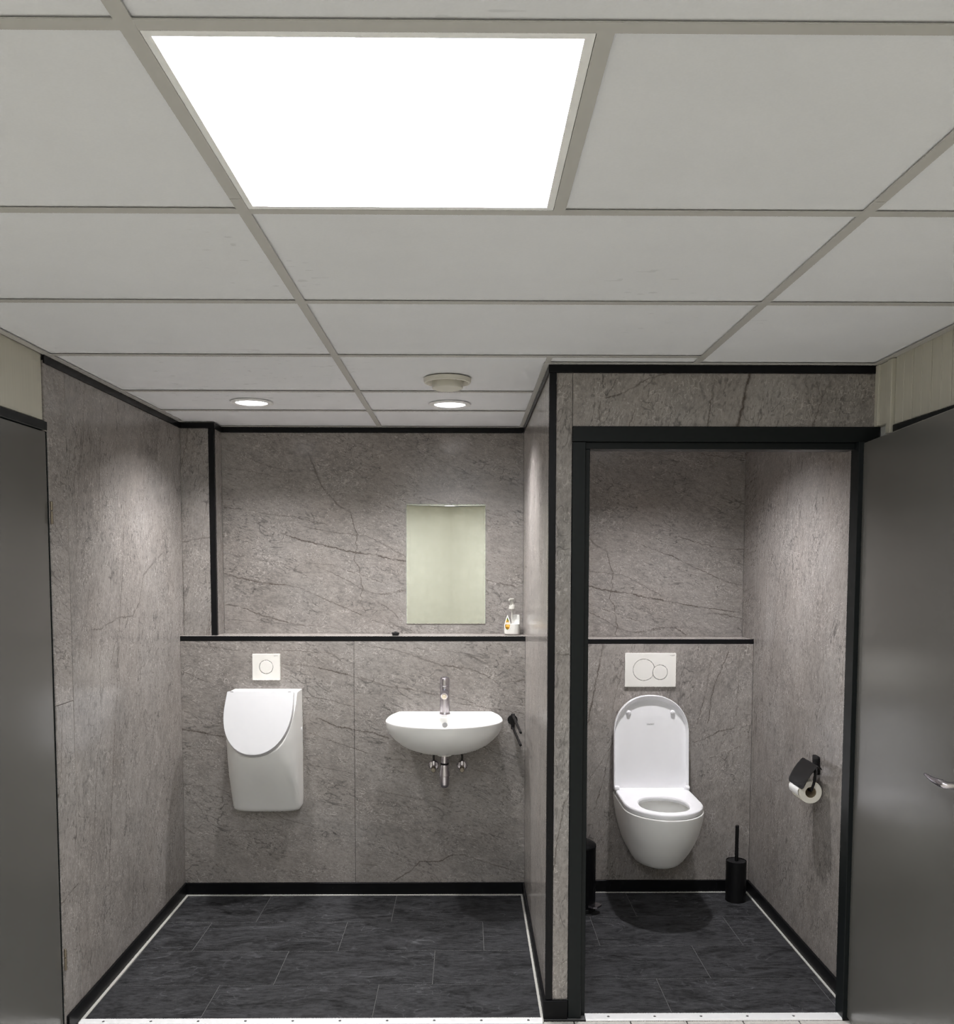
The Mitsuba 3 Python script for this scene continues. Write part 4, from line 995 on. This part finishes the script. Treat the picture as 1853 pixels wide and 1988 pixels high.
Ld = [(0.170, 0.969, 0.527, 0.036), (0.178, 0.9745, 0.527, 0.042), (0.1800, 0.9762, 0.527, 0.052), (0.1805, 0.9768, 0.527, 0.071), (0.1795, 0.9758, 0.527, 0.0740), (0.1772, 0.9735, 0.527, 0.0745), (0.1745, 0.9705, 0.5275, 0.0725), (0.1715, 0.9540, 0.528, 0.0500), (0.1695, 0.9510, 0.530, 0.0490)]
add(k + '__lid', fan_loft([lidring(*q) for q in Ld]), 'seat_white', 40, label='open white lid')
for sxx in (-1, 1):
    add(k + '__lid__buffer', lathe([(0.0100, -0.003), (0.0112, 0.002), (0.0112, 0.009), (0.0090, 0.0145), (0.004, 0.0165)], (CX + sxx * 0.1060, YTB - 0.0235, 0.8930), (0, -1, -0.25), 24), 'seat_white', 40, label='rubber buffer on the lid')
    add(k + '__hinge', rod((CX + sxx * 0.1560, YTB - 0.083, 0.5360), (CX + sxx * 0.1800, YTB - 0.083, 0.5360), 0.0125, 24, 0.003), 'seat_white', 40, label='white hinge barrel')
lettering(k + '__lid__lettering', 'GEBERIT', CX - 0.0190, YTB - 0.0300, 0.8310, 0.0064)

# ------------------------------------------------------------------ toilet brush, pedal bin
k = thing('toilet_brush', 'black toilet brush in a cylindrical holder standing in the right corner of the toilet', 'toilet brush')
bc = np.array([1.2860, 4.2080, 0.0005])
add(k + '__holder', lathe([(0.0465, 0.0), (0.0475, 0.001), (0.0475, 0.1935), (0.0470, 0.1945), (0.0455, 0.1945), (0.0450, 0.1900)], bc, n=48), 'matt_black', 35, label='black cylindrical holder')
add(k + '__cover', lathe([(0.0440, 0.1901), (0.0440, 0.1912), (0.0430, 0.1918)], bc, n=44), 'rubber', 35, label='dull black cover disc')
add(k + '__handle', rod(bc + [0.001, 0, 0.1919], bc + [0.0015, 0, 0.3640], 0.0082, 24, 0.0015), 'matt_black', 35, label='round black handle')
k = thing('pedal_bin', 'black pedal bin half hidden behind the left jamb of the toilet doorway', 'pedal bin')
pc = np.array([0.5040, 4.1200, 0.0006])
add(k + '__body', lathe([(0.0940, 0.020), (0.0970, 0.021), (0.0970, 0.2930), (0.0965, 0.2935)], pc, n=56), 'black', 35)
add(k + '__base', lathe([(0.0950, 0.0), (0.0985, 0.001), (0.0985, 0.0185), (0.0965, 0.0198)], pc, n=56), 'rubber', 35, label='plastic foot ring')
add(k + '__lid', lathe([(0.0990, 0.2940), (0.0990, 0.3000), (0.0970, 0.3040), (0.0850, 0.3120), (0.0600, 0.3190), (0.0300, 0.3225), (0.006, 0.3235)], pc, n=56), 'black', 40, label='domed lid')
pd = np.array([0.78, -0.626, 0.0]); ps = np.array([-pd[1], pd[0], 0])
pv = sg.Polygon([(-0.030, 0.088), (-0.030, 0.120), (-0.020, 0.134), (0.020, 0.134), (0.030, 0.120), (0.030, 0.088)])
add(k + '__pedal', prism(pv, pc + [0, 0, 0.024], ps, pd, -0.006) if False else prism(pv, pc + [0, 0, 0.030], -ps, pd, 0.009), 'chrome', label='chrome pedal')

# ------------------------------------------------------------------ toilet roll and holder
k = thing('toilet_roll_holder', 'black toilet roll holder with a cover flap on the right wall of the toilet', 'toilet roll holder')
rx, rz, ry0, ry1 = 1.3345, 0.7240, 3.4360, 3.5360
plate2 = sg.box(-0.020, -0.028, 0.020, 0.028).buffer(0.008, 6)
add(k + '__bracket', cat(prism(plate2, (XTR - 0.0003, 3.505, 0.8130), -Y, Z, 0.009), prism(sg.Point(0, 0).buffer(0.0085, 12), (XTR - 0.009, 3.505, 0.8120), -Y, Z, 0.026)), 'matt_black', label='wall plate')
arm = spline([(XTR - 0.036, 3.505, 0.8120), (XTR - 0.038, 3.450, 0.8105), (XTR - 0.038, 3.428, 0.8020), (rx + 0.008, 3.4250, 0.7640), (rx, 3.4250, 0.7380), (rx, 3.434, 0.7275), (rx, 3.47, 0.7260), (rx, ry1 + 0.004, 0.7260)], 6)
add(k + '__arm', tube(arm, 0.0048, 16), 'matt_black', True, label='bent black arm')
cv = np.array([(1.3610, 0.8160), (1.3530, 0.8260), (1.3440, 0.8290), (1.3320, 0.8165), (1.3170, 0.7970), (1.3010, 0.7700), (1.2880, 0.7390)])
cs = spline(np.column_stack([cv[:, 0], cv[:, 1] * 0, cv[:, 1]]), 6)
tn = np.gradient(cs, axis=0); tn /= np.linalg.norm(tn, axis=1, keepdims=True)
nv = np.cross(tn, Y)
nv *= np.sign(nv[:, 2:3] + 1e-9)
ny = 14
ts = np.linspace(0, 1, ny)
rc = 0.014
Ltot = np.cumsum(np.r_[0, np.linalg.norm(np.diff(cs, axis=0), axis=1)])
vv_, ff_ = [], []
for i, c in enumerate(cs):
    dist = min(Ltot[-1] - Ltot[i], 1.0)
    inset = rc - math.sqrt(max(0.0, rc ** 2 - (rc - dist) ** 2)) if dist < rc else 0.0
    y0_, y1_ = 3.3960 + inset, 3.5560 - inset
    for side in (0, 1):
        for t in ts:
            vv_.append([c[0], y0_ + (y1_ - y0_) * t, c[2]] + nv[i] * (0.0008 if side else -0.0008))
W2 = 2 * ny
for i in range(len(cs) - 1):
    for t in range(ny - 1):
        a0, b0 = i * W2 + t, (i + 1) * W2 + t
        ff_ += [[a0, a0 + 1, b0 + 1], [a0, b0 + 1, b0]]
        a1, b1 = a0 + ny, b0 + ny
        ff_ += [[a1, b1 + 1, a1 + 1], [a1, b1, b1 + 1]]
    for t in (0, ny - 1):
        a0, b0 = i * W2 + t, (i + 1) * W2 + t
        ff_ += [[a0, b0, b0 + ny], [a0, b0 + ny, a0 + ny]]
add(k + '__cover_flap', mesh(vv_, ff_), 'matt_black', 40, label='curved black cover flap')
k = thing('toilet_roll', 'white toilet paper roll hanging in the black holder', 'toilet roll')
R_, r_ = 0.0440, 0.0215
zc_ = rz - 0.0130
zc_ = rz - 0.0020
rc_ = (rx, ry0, rz - 0.0045)
add(k + '__paper', lathe([(r_, 0.0), (R_ - 0.0015, 0.0), (R_, 0.0015), (R_, ry1 - ry0 - 0.0015), (R_ - 0.0015, ry1 - ry0), (r_, ry1 - ry0), (r_, 0.0)], rc_, Y, 64, cap=False), 'paper', 40)
add(k + '__core', lathe([(r_ - 0.0002, 0.0005), (r_ - 0.0002, ry1 - ry0 - 0.0005), (r_ - 0.0014, ry1 - ry0 - 0.0005), (r_ - 0.0014, 0.0005), (r_ - 0.0002, 0.0005)], rc_, Y, 48, cap=False), 'card_core', 40, label='brown cardboard core')
sh = spline([(rx - 0.020, 0, rz + 0.0375), (rx - 0.0400, 0, rz + 0.0200), (rx - 0.0500, 0, rz + 0.003), (rx - 0.0470, 0, rz - 0.016), (rx - 0.0430, 0, rz - 0.0210)], 6)
vs_ = np.vstack([sh + [0, ry0 + 0.001, 0], sh + [0, ry1 - 0.001, 0]])
n_ = len(sh)
add(k + '__loose_sheet', mesh(vs_, [f for i in range(n_ - 1) for f in ([i, i + 1, n_ + i + 1], [i, n_ + i + 1, n_ + i])]), 'paper_sheet', True, label='loose end of the paper')
